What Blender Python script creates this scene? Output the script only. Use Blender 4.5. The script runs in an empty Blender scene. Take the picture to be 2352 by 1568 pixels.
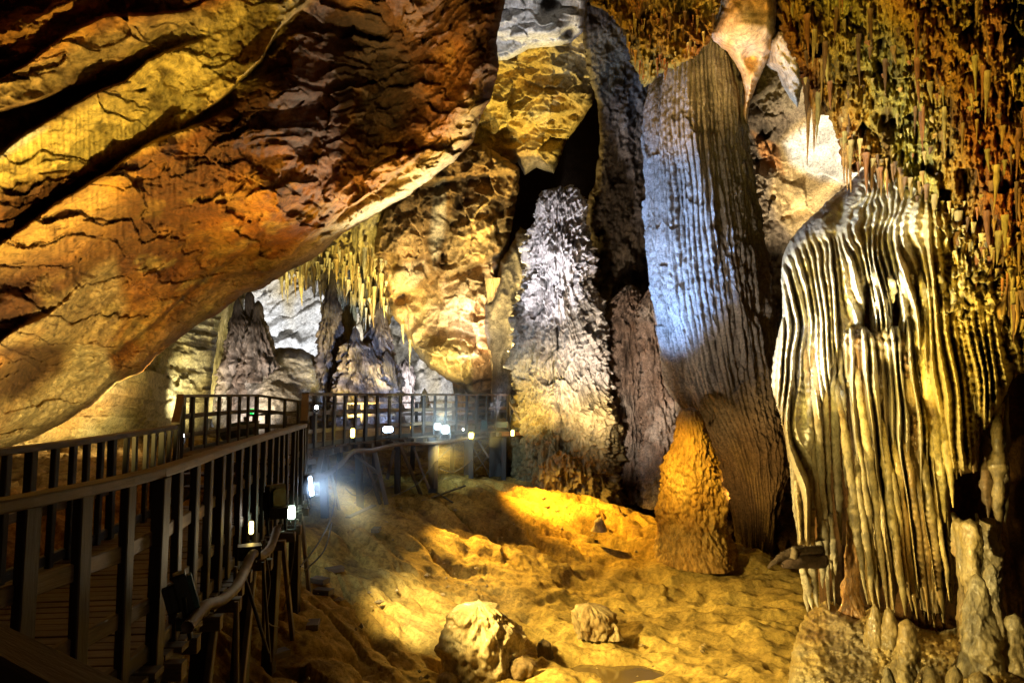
import bpy, bmesh, math, random
import numpy as np
from mathutils import Vector, Matrix
random.seed(7); rng = np.random.default_rng(11)
SC = bpy.context.scene
COL = SC.collection
# ------------------------------------------------------------------ camera
F = 1568.0; CX, CY = 1176.0, 784.0; HOR = 903.0; CZ = 4.0
PT = math.atan((HOR - CY) / F); SP, CP = math.sin(PT), math.cos(PT)
def ray(px, py):
    u = (np.asarray(px, dtype=np.float64) - CX) / F; v = (CY - np.asarray(py, dtype=np.float64)) / F
    y = CP - v * SP; z = SP + v * CP
    return u / y, z / y                      # x and z per metre of depth
def P(px, py, D):                            # a point seen in that direction, D metres ahead
    a, b = ray(px, py); return Vector((float(a * D), float(D), float(b * D + CZ)))
def hit(px, py, z):                          # where that direction meets the level z (relative to the eye)
    a, b = ray(px, py); D = z / b
    return Vector((float(a * D), float(D), z + CZ))
cam = bpy.data.cameras.new('camera'); co = bpy.data.objects.new('camera', cam); COL.objects.link(co)
cam.sensor_width = 36; cam.lens = 24; cam.clip_end = 400; cam.clip_start = 0.05
co.location = (0, 0, CZ); co.rotation_euler = (math.radians(90) + PT, 0, 0)
SC.camera = co
# ------------------------------------------------------------------ noise
_p = rng.permutation(256).astype(np.int32); _p = np.concatenate([_p, _p, _p])
_g = rng.normal(size=(256, 3)).astype(np.float32); _g /= np.linalg.norm(_g, axis=1)[:, None]
def pn(x, y, z):
    x = np.asarray(x, dtype=np.float32); y = np.asarray(y, dtype=np.float32); z = np.asarray(z, dtype=np.float32)
    x, y, z = np.broadcast_arrays(x, y, z)
    xf, yf, zf = np.floor(x), np.floor(y), np.floor(z)
    xi, yi, zi = (xf.astype(np.int32) & 255), (yf.astype(np.int32) & 255), (zf.astype(np.int32) & 255)
    x = x - xf; y = y - yf; z = z - zf
    u = x*x*x*(x*(x*6-15)+10); v = y*y*y*(y*(y*6-15)+10); w = z*z*z*(z*(z*6-15)+10)
    def g(a, b, c):
        h = _p[_p[_p[(xi+a) & 255] + ((yi+b) & 255)] + ((zi+c) & 255)]
        G = _g[h]; return G[..., 0]*(x-a) + G[..., 1]*(y-b) + G[..., 2]*(z-c)
    x00 = g(0,0,0); x00 = x00 + u*(g(1,0,0)-x00); x10 = g(0,1,0); x10 = x10 + u*(g(1,1,0)-x10)
    x01 = g(0,0,1); x01 = x01 + u*(g(1,0,1)-x01); x11 = g(0,1,1); x11 = x11 + u*(g(1,1,1)-x11)
    a = x00 + v*(x10-x00); b = x01 + v*(x11-x01)
    return (a + w*(b-a)) * 1.5
def fbm(W, s=(1,1,1), o=4, off=0.0, gain=.5):
    if np.isscalar(s): s = (s, s, s)
    r = 0; a = 1.0; t = 0
    for k in range(o):
        f = 2.03**k
        r = r + a*pn(W[..., 0]*s[0]*f + off + 7.1*k, W[..., 1]*s[1]*f + off*1.7, W[..., 2]*s[2]*f + 3.3*k); t += a; a *= gain
    return r / t
def ridged(W, s=(1,1,1), o=3, off=0.0):
    if np.isscalar(s): s = (s, s, s)
    r = 0; a = 1.0; t = 0
    for k in range(o):
        f = 2.1**k
        r = r + a*(1 - np.abs(pn(W[..., 0]*s[0]*f + off + 9.1*k, W[..., 1]*s[1]*f + off, W[..., 2]*s[2]*f + 5.3*k))*2); t += a; a *= .5
    return r / t
def hsh(i, j, k):
    return _p[_p[_p[i & 255] + (j & 255)] + k] / 255.0
def worley(u, v, k=0):                        # distance to the nearest and second nearest of scattered points
    ui = np.floor(u).astype(np.int32); vi = np.floor(v).astype(np.int32)
    f1 = np.full(u.shape, 9.0, np.float32); f2 = f1.copy(); cid = np.zeros(u.shape, np.float32)
    for a in (-1, 0, 1):
        for b in (-1, 0, 1):
            I, J = ui+a, vi+b
            d = (I + hsh(I, J, 1+k) - u)**2 + (J + hsh(I, J, 2+k) - v)**2
            n = d < f1
            f2 = np.where(n, f1, np.minimum(f2, d)); cid = np.where(n, hsh(I, J, 3+k), cid); f1 = np.where(n, d, f1)
    return np.sqrt(f1), np.sqrt(f2), cid
def facet(u, v, k=0, tilt=1.0):               # broken, angular rock: every cell has its own height and slope
    ui = np.floor(u).astype(np.int32); vi = np.floor(v).astype(np.int32)
    f1 = np.full(u.shape, 9.0, np.float32); h = np.zeros(u.shape, np.float32)
    for a in (-1, 0, 1):
        for b in (-1, 0, 1):
            I, J = ui+a, vi+b; dx = u-(I+hsh(I, J, 1+k)); dy = v-(J+hsh(I, J, 2+k)); d = dx*dx+dy*dy; n = d < f1
            c = hsh(I, J, 3+k)-.5 + tilt*((hsh(I, J, 4+k)-.5)*dx*2+(hsh(I, J, 5+k)-.3)*dy*2)
            h = np.where(n, c, h); f1 = np.where(n, d, f1)
    return h
def sm(a, b, x):
    t = np.clip((x-a)/(b-a), 0, 1); return t*t*(3-2*t)
def frac(x): return x - np.floor(x)
def sdf(px, py, poly):                        # signed distance to a polygon, positive inside
    poly = np.asarray(poly, dtype=np.float64); n = len(poly)
    best = np.full(px.shape, 1e9); ins = np.zeros(px.shape, bool)
    for i in range(n):
        ax, ay = poly[i]; bx, by = poly[(i+1) % n]; dx, dy = bx-ax, by-ay; L = dx*dx+dy*dy+1e-9
        t = np.clip(((px-ax)*dx + (py-ay)*dy)/L, 0, 1)
        best = np.minimum(best, (px-ax-t*dx)**2 + (py-ay-t*dy)**2)
        if ay != by:
            c = ((ay > py) != (by > py)) & (px < dx*(py-ay)/dy + ax)
            ins ^= c
    d = np.sqrt(best); return np.where(ins, d, -d)
def tps(pts, xs, ys, lin=True):               # smooth surface through scattered heights
    pts = np.asarray(pts, dtype=np.float64); sc = 500.0 if lin else 10.0
    X = pts[:, :2]/sc; n = len(X)
    def U(r2): return r2*np.log(r2+1e-9)
    K = U(((X[:, None]-X[None])**2).sum(-1)) + np.eye(n)*.03
    Pm = np.c_[np.ones(n), X]; A = np.zeros((n+3, n+3)); A[:n, :n] = K; A[:n, n:] = Pm; A[n:, :n] = Pm.T
    w = np.linalg.solve(A, np.r_[pts[:, 2], 0, 0, 0])
    x = xs/sc; y = ys/sc; r = w[n] + w[n+1]*x + w[n+2]*y
    for i in range(n): r = r + w[i]*U((x-X[i, 0])**2 + (y-X[i, 1])**2)
    return r
# ------------------------------------------------------------------ objects
def tag(o, label=None, cat=None, group=None, kind=None):
    if label: o['label'] = label
    if cat: o['category'] = cat
    if group: o['group'] = group
    if kind: o['kind'] = kind
    return o
def empty(name, loc=(0, 0, 0)):
    o = bpy.data.objects.new(name, None); o.empty_display_size = .1; COL.objects.link(o); o.location = loc; return o
def mesh_np(name, V, Fq, mat, col=None, parent=None, smooth=True, grain=None):
    V = np.ascontiguousarray(V, dtype=np.float32); Fq = np.ascontiguousarray(Fq, dtype=np.int32)
    if parent is not None: V = V - np.array(parent.location, dtype=np.float32)
    origin = None
    if parent is None:
        c = V.mean(0); c[2] = V[:, 2].min(); origin = c; V = V - c
    me = bpy.data.meshes.new(name); me.vertices.add(len(V)); me.vertices.foreach_set('co', V.ravel())
    k = Fq.shape[1]
    me.loops.add(Fq.size); me.loops.foreach_set('vertex_index', Fq.ravel())
    me.polygons.add(len(Fq)); me.polygons.foreach_set('loop_start', np.arange(0, Fq.size, k, dtype=np.int32))
    me.polygons.foreach_set('loop_total', np.full(len(Fq), k, dtype=np.int32))
    me.update(calc_edges=True)
    me.polygons.foreach_set('use_smooth', np.full(len(Fq), smooth))
    if col is not None:
        a = me.color_attributes.new('Col', 'FLOAT_COLOR', 'POINT')
        a.data.foreach_set('color', np.c_[np.clip(col, 0, 1), np.ones(len(V))].astype(np.float32).ravel())
    if grain is not None:
        a = me.attributes.new('grain', 'FLOAT_VECTOR', 'POINT'); a.data.foreach_set('vector', np.ascontiguousarray(grain, dtype=np.float32).ravel())
    me.materials.append(mat)
    o = bpy.data.objects.new(name, me); COL.objects.link(o)
    if parent is not None: o.parent = parent
    else: o.location = origin
    return o
# ------------------------------------------------------------------ materials
def nt(name):
    m = bpy.data.materials.new(name); m.use_nodes = True; n = m.node_tree; return m, n, n.nodes['Principled BSDF']
def rock_mat(name, rough=.8, bump=.5, scale=6.0, dist=.05, spec=.3, vary=.35, stretch=(1, 1, 1), coat=0.0, micro=.5):
    m, t, b = nt(name); N = t.nodes; L = t.links
    at = N.new('ShaderNodeAttribute'); at.attribute_name = 'Col'
    geo = N.new('ShaderNodeNewGeometry'); mp = N.new('ShaderNodeMapping'); mp.inputs['Scale'].default_value = stretch
    L.new(geo.outputs['Position'], mp.inputs['Vector'])
    n1 = N.new('ShaderNodeTexNoise'); n1.inputs['Scale'].default_value = scale; n1.inputs['Detail'].default_value = 8; n1.inputs['Roughness'].default_value = .65
    n2 = N.new('ShaderNodeTexNoise'); n2.inputs['Scale'].default_value = scale*.22; n2.inputs['Detail'].default_value = 6
    L.new(mp.outputs[0], n1.inputs['Vector']); L.new(mp.outputs[0], n2.inputs['Vector'])
    mr = N.new('ShaderNodeMapRange'); mr.inputs[1].default_value = .3; mr.inputs[2].default_value = .7; mr.inputs[3].default_value = 1-vary; mr.inputs[4].default_value = 1+vary*.6
    ad = N.new('ShaderNodeMath'); ad.operation = 'ADD'; ad.inputs[1].default_value = 0
    mx = N.new('ShaderNodeMath'); mx.operation = 'MULTIPLY_ADD'; mx.inputs[1].default_value = .5; 
    L.new(n1.outputs['Fac'], mx.inputs[0]); hf = N.new('ShaderNodeMath'); hf.operation = 'MULTIPLY'; hf.inputs[1].default_value = .5
    L.new(n2.outputs['Fac'], hf.inputs[0]); L.new(hf.outputs[0], mx.inputs[2]); L.new(mx.outputs[0], mr.inputs[0])
    n3 = N.new('ShaderNodeTexNoise'); n3.inputs['Scale'].default_value = scale*1.9; n3.inputs['Detail'].default_value = 10; n3.inputs['Roughness'].default_value = .75; n3.inputs['Distortion'].default_value = .6; L.new(mp.outputs[0], n3.inputs['Vector'])
    m3 = N.new('ShaderNodeMapRange'); m3.inputs[1].default_value = .40; m3.inputs[2].default_value = .56; m3.inputs[3].default_value = 1-micro; m3.inputs[4].default_value = 1.08; L.new(n3.outputs['Fac'], m3.inputs[0])
    mm = N.new('ShaderNodeMath'); mm.operation = 'MULTIPLY'; L.new(mr.outputs[0], mm.inputs[0]); L.new(m3.outputs[0], mm.inputs[1])
    vm = N.new('ShaderNodeVectorMath'); vm.operation = 'SCALE'; L.new(at.outputs['Color'], vm.inputs[0]); L.new(mm.outputs[0], vm.inputs['Scale'])
    L.new(vm.outputs[0], b.inputs['Base Color'])
    b.inputs['Roughness'].default_value = rough
    if rough < .5:
        rr = N.new('ShaderNodeMapRange'); rr.inputs[1].default_value = .35; rr.inputs[2].default_value = .65; rr.inputs[3].default_value = rough*.6; rr.inputs[4].default_value = min(1, rough*1.9)
        L.new(n2.outputs['Fac'], rr.inputs[0]); L.new(rr.outputs[0], b.inputs['Roughness'])
    b.inputs['Specular IOR Level'].default_value = spec
    if coat: b.inputs['Coat Weight'].default_value = coat; b.inputs['Coat Roughness'].default_value = .12
    bp = N.new('ShaderNodeBump'); bp.inputs['Strength'].default_value = bump; bp.inputs['Distance'].default_value = dist
    bh = N.new('ShaderNodeMath'); bh.operation = 'MULTIPLY_ADD'; bh.inputs[1].default_value = .6; L.new(n3.outputs['Fac'], bh.inputs[0]); L.new(n1.outputs['Fac'], bh.inputs[2]); L.new(bh.outputs[0], bp.inputs['Height']); L.new(bp.outputs[0], b.inputs['Normal'])
    return m
M_smooth = rock_mat('smooth_limestone', .75, .55, 5, .06, vary=.4)
M_rough = rock_mat('rough_limestone', .85, .8, 9, .07, .2, vary=.45)
M_flow = rock_mat('flowstone', .6, .7, 8, .05, .4, vary=.3, stretch=(1, 1, .35))
M_wet = rock_mat('wet_flowstone', .42, .7, 16, .02, .55, vary=.25, stretch=(1, 1, .45), coat=.12, micro=.45)
M_sand = rock_mat('cave_sand', .9, .7, 7, .05, .15, vary=.4, micro=.4)
def plain(name, c, rough=.6, metal=0, emit=None, es=0):
    m, t, b = nt(name); b.inputs['Base Color'].default_value = (*c, 1); b.inputs['Roughness'].default_value = rough; b.inputs['Metallic'].default_value = metal
    N = t.nodes; L = t.links
    if emit: b.inputs['Emission Color'].default_value = (*emit, 1); b.inputs['Emission Strength'].default_value = es
    else:
        n = N.new('ShaderNodeTexNoise'); n.inputs['Scale'].default_value = 14; n.inputs['Detail'].default_value = 6
        cr = N.new('ShaderNodeValToRGB'); cr.color_ramp.elements[0].position = .3; cr.color_ramp.elements[1].position = .7
        cr.color_ramp.elements[0].color = (*[x*.55 for x in c], 1); cr.color_ramp.elements[1].color = (*[min(1, x*1.3) for x in c], 1)
        g = N.new('ShaderNodeNewGeometry'); L.new(g.outputs['Position'], n.inputs['Vector']); L.new(n.outputs['Fac'], cr.inputs[0]); L.new(cr.outputs[0], b.inputs['Base Color'])
        bp = N.new('ShaderNodeBump'); bp.inputs['Strength'].default_value = .3; bp.inputs['Distance'].default_value = .01; L.new(n.outputs['Fac'], bp.inputs['Height']); L.new(bp.outputs[0], b.inputs['Normal'])
    return m
def wood(name, c1, c2, rough=.6):
    m, t, b = nt(name); N = t.nodes; L = t.links
    at = N.new('ShaderNodeAttribute'); at.attribute_name = 'grain'
    mp = N.new('ShaderNodeMapping'); mp.inputs['Scale'].default_value = (2.2, 26, 26); L.new(at.outputs['Vector'], mp.inputs['Vector'])
    n = N.new('ShaderNodeTexNoise'); n.inputs['Scale'].default_value = 1.6; n.inputs['Detail'].default_value = 7; n.inputs['Roughness'].default_value = .7; L.new(mp.outputs[0], n.inputs['Vector'])
    n2 = N.new('ShaderNodeTexNoise'); n2.inputs['Scale'].default_value = 3.0; n2.inputs['Detail'].default_value = 5; g = N.new('ShaderNodeNewGeometry'); L.new(g.outputs['Position'], n2.inputs['Vector'])
    mx = N.new('ShaderNodeMath'); mx.operation = 'MULTIPLY_ADD'; mx.inputs[1].default_value = .6
    h = N.new('ShaderNodeMath'); h.operation = 'MULTIPLY'; h.inputs[1].default_value = .4; L.new(n2.outputs['Fac'], h.inputs[0]); L.new(n.outputs['Fac'], mx.inputs[0]); L.new(h.outputs[0], mx.inputs[2])
    cr = N.new('ShaderNodeValToRGB'); cr.color_ramp.elements[0].position = .36; cr.color_ramp.elements[1].position = .66
    cr.color_ramp.elements[0].color = (*c1, 1); cr.color_ramp.elements[1].color = (*c2, 1); L.new(mx.outputs[0], cr.inputs[0]); L.new(cr.outputs[0], b.inputs['Base Color'])
    b.inputs['Roughness'].default_value = rough
    bp = N.new('ShaderNodeBump'); bp.inputs['Strength'].default_value = .5; bp.inputs['Distance'].default_value = .01; L.new(n.outputs['Fac'], bp.inputs['Height']); L.new(bp.outputs[0], b.inputs['Normal'])
    return m
M_rail = wood('weathered_rail_wood', (.022, .012, .006), (.15, .095, .045), .55)
M_post = wood('dark_post_wood', (.006, .004, .003), (.032, .02, .012), .6)
M_plank = wood('plank_wood', (.03, .02, .012), (.15, .10, .055), .6)
M_rust = wood('rusty_brown_wood', (.10, .04, .015), (.36, .15, .05), .6)
# ------------------------------------------------------------------ sculpting sheets of rock
STEP = 2.3
def ledge(px, py, pts, A, up, dn, B=None, fade=60, k=3.0):
    pts = np.asarray(pts, float); yc = np.interp(px, pts[:, 0], pts[:, 1]); t = py - yc
    f = sm(pts[0, 0]-1, pts[0, 0]+fade, px)*(1 - sm(pts[-1, 0]-fade, pts[-1, 0]+1, px)); B = A if B is None else B
    s = 1/(1+np.exp(-t/k))
    return f*(A*np.exp(np.minimum(t, 0)/up)*(1-s) - B*np.exp(-np.maximum(t, 0)/dn)*s)
def blob(px, py, x, y, rx, ry, A, rot=0.0, pw=1.0):
    c, s = math.cos(rot), math.sin(rot); dx, dy = px-x, py-y
    a = (dx*c+dy*s)/rx; b = (-dx*s+dy*c)/ry
    return A*np.exp(-(a*a+b*b)**pw)
def paint(c, m, colr, s=1.0):
    m = np.clip(m*s, 0, 1)[..., None]; return c*(1-m) + np.array(colr)*m
def region(px, py, poly, feather, warp=0.0, W=None, sc=1.0, off=0):
    d = sdf(px, py, poly)
    if warp: d = d + warp*fbm(W, sc, 4, off)
    return sm(-feather, feather, d)
def sheet(name, poly, depth, disp=None, color=None, mat=None, R=40, T=1.2, ragged=6, rsc=.02, step=STEP, back=None, kind='structure', label=None, cat=None, group=None):
    poly = np.asarray(poly, float); x0, y0 = poly.min(0)-step*2; x1, y1 = poly.max(0)+step*2
    nx = int((x1-x0)/step)+1; ny = int((y1-y0)/step)+1
    gx, gy = np.meshgrid(x0+np.arange(nx)*step, y0+np.arange(ny)*step)
    d = sdf(gx, gy, poly)
    if ragged:
        Q = np.stack([gx, gy, np.full_like(gx, len(name)*3.7)], -1); d = d + ragged*fbm(Q, rsc, 5, 1.3, .6)
    g1, g0 = np.gradient(d, step); gm = np.maximum(np.hypot(g0, g1), .4)
    keep = d > -step*1.3
    sn = (d < 0) & keep
    gx = np.where(sn, gx - d*g0/gm**2*1.0, gx); gy = np.where(sn, gy - d*g1/gm**2, gy)
    D = tps(depth, gx, gy) if not callable(depth) else depth(gx, gy)
    a, b = ray(gx, gy)
    W = np.stack([a*D, D, b*D+CZ], -1)
    h = disp(W, gx, gy) if disp is not None else 0*D
    e = np.clip(d, 0, R)
    D2 = D - h + T*(1-np.sqrt(1-(1-e/R)**2))
    W2 = np.stack([a*D2, D2, b*D2+CZ], -1)
    C = color(W, gx, gy, h) if color is not None else np.full(W.shape, .3)
    idx = np.arange(nx*ny).reshape(ny, nx)
    fk = keep[:-1, :-1] & keep[1:, :-1] & keep[:-1, 1:] & keep[1:, 1:]
    fk &= (d[:-1, :-1] > 0) | (d[1:, :-1] > 0) | (d[:-1, 1:] > 0) | (d[1:, 1:] > 0)
    Fq = np.stack([idx[:-1, :-1], idx[1:, :-1], idx[1:, 1:], idx[:-1, 1:]], -1)[fk]
    used, inv = np.unique(Fq, return_inverse=True)
    V = W2.reshape(-1, 3)[used]; Cc = C.reshape(-1, 3)[used]; Fq = inv.reshape(-1, 4)
    o = mesh_np(name, V, Fq, mat, Cc)
    return tag(o, label, cat, group, kind)
def mix3(n, a, b, c):
    a, b, c = map(np.array, (a, b, c)); n = n[..., None]
    return np.where(n < 0, b + (a-b)*np.clip(-n*2.2, 0, 1), b + (c-b)*np.clip(n*2.2, 0, 1))
def crev(c, h, lo, hi, amt=.6):                # occlusion shade put into the colour of the hollows
    return c*(1-amt*(1-sm(lo, hi, h)))[..., None]
# ------------------------------------------------------------------ round columns
def column(name, prof, D, disp, color, mat, seg=200, rows=None, flat=1.0, parent=None, cap=True, step=STEP, capf=.012, **kw):
    prof = np.asarray(prof, float); y0, y1 = prof[0, 0], prof[-1, 0]
    n = rows or max(8, int((y1-y0)/step)); ys = np.linspace(y0, y1, n)
    xl = np.interp(ys, prof[:, 0], prof[:, 1]); xr = np.interp(ys, prof[:, 0], prof[:, 2])
    if len(prof) > 3:
        k = max(1, n//40); ker = np.ones(2*k+1)/(2*k+1)
        xl = np.convolve(np.pad(xl, k, 'edge'), ker, 'valid'); xr = np.convolve(np.pad(xr, k, 'edge'), ker, 'valid')
    DD = np.interp(ys, prof[:, 0], prof[:, 3]) if prof.shape[1] > 3 else np.full(n, float(D))
    a, b = ray((xl+xr)/2, ys); r = (xr-xl)/2/F*DD
    if cap: r = r*np.sqrt(np.clip((np.arange(n)+.4)/max(3, n*capf), 0, 1))
    th = np.linspace(0, 2*math.pi, seg, endpoint=False)
    T_, I = np.meshgrid(th, np.arange(n)); rr = r[I]
    X = (a*DD)[I] + rr*np.cos(T_); Y = DD[I] + rr*np.sin(T_)*flat; Z = (b*DD)[I] + CZ
    W = np.stack([X, Y, Z], -1); h = disp(W, T_, Z, rr)
    h = h*np.clip(rr/.25, .15, 1)
    X = X + np.cos(T_)*h; Y = Y + np.sin(T_)*h
    V = np.stack([X, Y, Z], -1); C = color(W, T_, Z, h)
    idx = np.arange(n*seg).reshape(n, seg); nx_ = np.roll(idx, -1, 1)
    Fq = np.stack([idx[:-1], idx[1:], nx_[1:], nx_[:-1]], -1).reshape(-1, 4)
    V = V.reshape(-1, 3); C = C.reshape(-1, 3)
    if cap:
        V = np.r_[V, [V[:seg].mean(0)+np.array([0, 0, .02])]]; C = np.r_[C, [C[0]]]
        top = np.stack([np.full(seg, n*seg), idx[0], nx_[0], np.full(seg, n*seg)], -1)
        Fq = np.r_[Fq, top[:, [0, 1, 2, 2]]]
        # degenerate quads are dropped below by writing the cap as tiny quads
        Fq = Fq[:-seg]
        c2 = np.arange(seg//2)*2
        Fq = np.r_[Fq, np.stack([np.full(len(c2), n*seg), idx[0][c2], idx[0][(c2+1) % seg], idx[0][(c2+2) % seg]], -1)]
    o = mesh_np(name, V, Fq, mat, C, parent=parent)
    if kw: tag(o, **kw)
    return o
# ------------------------------------------------------------------ tubes, strands and beams gathered into one mesh
class MB:
    def __init__(s): s.V = []; s.F = []; s.G = []; s.C = []; s.n = 0
    def add(s, V, Fq, G=None, C=None):
        V = np.asarray(V, float); s.V.append(V); s.F.append(np.asarray(Fq)+s.n); s.n += len(V)
        s.G.append(np.zeros_like(V) if G is None else np.asarray(G, float)); s.C.append(np.full(V.shape, .3) if C is None else np.asarray(C, float))
    def tube(s, pts, rad, seg=8, col=None, flat=1.0, bump=0.0, sub=0, rise=0.0):
        pts = np.array([tuple(p) for p in pts], float); rad = np.full(len(pts), rad, float) if np.isscalar(rad) else np.asarray(rad, float)
        if sub:
            t = np.linspace(0, len(pts)-1, sub); k = np.arange(len(pts))
            if len(pts) > 2:
                i = np.clip(np.floor(t).astype(int), 0, len(pts)-2); f = (t-i)[:, None]
                p0 = pts[np.maximum(i-1, 0)]; p1 = pts[i]; p2 = pts[i+1]; p3 = pts[np.minimum(i+2, len(pts)-1)]
                Q = .5*((2*p1)+(-p0+p2)*f+(2*p0-5*p1+4*p2-p3)*f**2+(-p0+3*p1-3*p2+p3)*f**3)
            else: Q = np.stack([np.interp(t, k, pts[:, j]) for j in range(3)], -1)
            rad = np.interp(t, k, rad); pts = Q
        n = len(pts); tg = np.gradient(pts, axis=0); tg /= np.linalg.norm(tg, axis=1)[:, None]+1e-9
        u = np.array([1., 0, 0]) if abs(tg[0][0]) < .8 else np.array([0, 0, 1.]); V = []; G = []
        th = np.linspace(0, 2*math.pi, seg, endpoint=False)
        ac = 0
        for i in range(n):
            u = u - tg[i]*np.dot(u, tg[i]); u /= np.linalg.norm(u); w = np.cross(tg[i], u)
            V.append(pts[i] + rad[i]*(np.cos(th)[:, None]*u + flat*np.sin(th)[:, None]*w))
            if i: ac += np.linalg.norm(pts[i]-pts[i-1])
            G.append(np.c_[np.full(seg, ac), rad[i]*np.cos(th), rad[i]*np.sin(th)+s.n*.13])
        V = np.array(V)
        if bump:
            nn = fbm(V, 1/(.0001+rad.mean()*1.6), 3, s.n*.01)[..., None]; V = V + (V-pts[:, None])*nn*bump
        idx = np.arange(n*seg).reshape(n, seg); nx_ = np.roll(idx, -1, 1)
        Fq = np.stack([idx[:-1], nx_[:-1], nx_[1:], idx[1:]], -1).reshape(-1, 4)
        C = None
        if col is not None: C = np.tile(np.array(col), (n*seg, 1))*(1+.25*fbm(V.reshape(-1, 3), 2.5, 2)[:, None])
        s.add(V.reshape(-1, 3), Fq, np.array(G).reshape(-1, 3), C)
        c = seg//2*2
        for e, r in ((0, idx[0]), (n-1, idx[-1])):      # end caps from quads
            q = [[r[0], r[j], r[j+1], r[(j+2) % seg]] for j in range(1, seg-1, 2) if j+2 <= seg]
            q = [x for x in q if len(set(x)) == 4]
            if q: s.F.append(np.array(q)+s.n-n*seg)
    def beam(s, a, b, w, h, up=(0, 0, 1), ch=.006, col=None):
        a = np.array(tuple(a), float); b = np.array(tuple(b), float); d = b-a; L = np.linalg.norm(d); d = d/L
        up = np.array(up, float)
        if abs(np.dot(up, d)) > .95: up = np.array([0, 1., 0])
        x = np.cross(d, up); x /= np.linalg.norm(x); y = np.cross(x, d); W, H = w/2, h/2; c = min(ch, W*.4, H*.4)
        sec = [(W-c, -H), (W, -H+c), (W, H-c), (W-c, H), (-W+c, H), (-W, H-c), (-W, -H+c), (-W+c, -H)]
        V = []; G = []; r0 = random.random()*50
        for t, p in ((0, a), (L, b)):
            for (i, j) in sec: V.append(p + x*i + y*j); G.append((t+r0, i, j+r0))
        Fq = [[k, (k+1) % 8, 8+(k+1) % 8, 8+k] for k in range(8)]
        Fq += [[0, 7, 6, 5], [0, 5, 4, 3], [0, 3, 2, 1], [8, 9, 10, 11], [8, 11, 12, 13], [8, 13, 14, 15]]
        s.add(V, Fq, G, None)
    def box(s, c, sx, sy, sz, M=None, ch=.006):
        M = M or Matrix.Identity(3); c = Vector(c); v = M @ Vector((0, sy/2, 0)); s.beam(c-v, c+v, sx, sz, up=tuple(M @ Vector((0, 0, 1))), ch=ch)
    def build(s, name, mat, parent=None, smooth=False, color=False):
        if not s.V: return None
        return mesh_np(name, np.concatenate(s.V), np.concatenate(s.F), mat, np.concatenate(s.C) if color else None, parent, smooth, np.concatenate(s.G))
# ================================================================== THE CAVE
TAN = (.40, .30, .16); PALE = (.52, .47, .38); OLIVE = (.34, .27, .10); BROWN = (.13, .065, .03); DARK = (.045, .028, .018); GOLD = (.45, .27, .09); ORANGE = (.50, .22, .06); WHITE = (.66, .64, .60); GREY = (.26, .235, .20); RUST = (.26, .09, .03)
# ---- the great slanting roof slab on the left
slab_poly = [(-300,-260),(1190,-260),(1160,0),(1140,100),(1147,150),(1130,225),(1105,262),(1085,330),(1040,372),(1000,402),(940,450),(870,487),(800,530),(765,553),(742,580),(660,625),(610,660),(563,672),(500,722),(430,762),(380,800),(330,850),(270,880),(210,932),(120,985),(0,1038),(-300,1150)]
slab_D = [(-300,-260,7.5),(400,-260,8),(1190,-260,11.5),(0,350,9),(500,200,10.5),(900,100,12.5),(1130,150,13),(700,500,13.5),(400,500,12),(1000,390,15),(560,670,16.5),(760,550,16),(0,900,11.5),(300,860,15.0),(-300,1150,10)]
LD = [([(380,330),(430,285),(500,235),(600,140),(640,70),(720,-10),(800,-120)], .7, 120, 60, .9),
      ([(-300,560),(0,352),(60,303),(130,264),(210,214),(285,186),(340,140),(420,105),(520,70)], -.32, 40, 130, -.5),
      ([(-300,330),(0,176),(60,146),(150,85),(240,40),(430,22),(560,-40)], -.25, 40, 70, -.3),
      ([(-300,760),(0,556),(90,490),(150,455),(210,420),(245,402),(330,340),(420,300),(500,262),(590,215)], -.35, 45, 105, -.45),
      ([(-300,480),(0,255),(110,225),(200,200),(290,165)], .35, 40, 50, .4),
      ([(-300,960),(-10,785),(45,745),(100,722),(150,690),(190,650),(240,620)], -.4, 50, 90, -.5),
      ([(560,260),(600,190),(640,150),(700,90),(760,60)], -.4, 50, 60, -.3),
      ([(120,900),(200,850),(320,780),(450,660),(560,570),(640,490),(760,430)], .25, 80, 60, .3),
      ([(540,660),(640,600),(760,520),(860,440),(960,350),(1040,270),(1085,190)], .4, 70, 45, .35)]
def slabU(W): return np.stack([W[..., 0]*.87+W[..., 2]*.5, W[..., 1], (-W[..., 0]*.5+W[..., 2]*.87)*2.2], -1)
def slab_crack(W):
    U = slabU(W); return sm(.90, .985, ridged(U, (.28, .5, .75), 3, 31))*sm(-.1, .25, fbm(W, .4, 2, 5))
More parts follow.
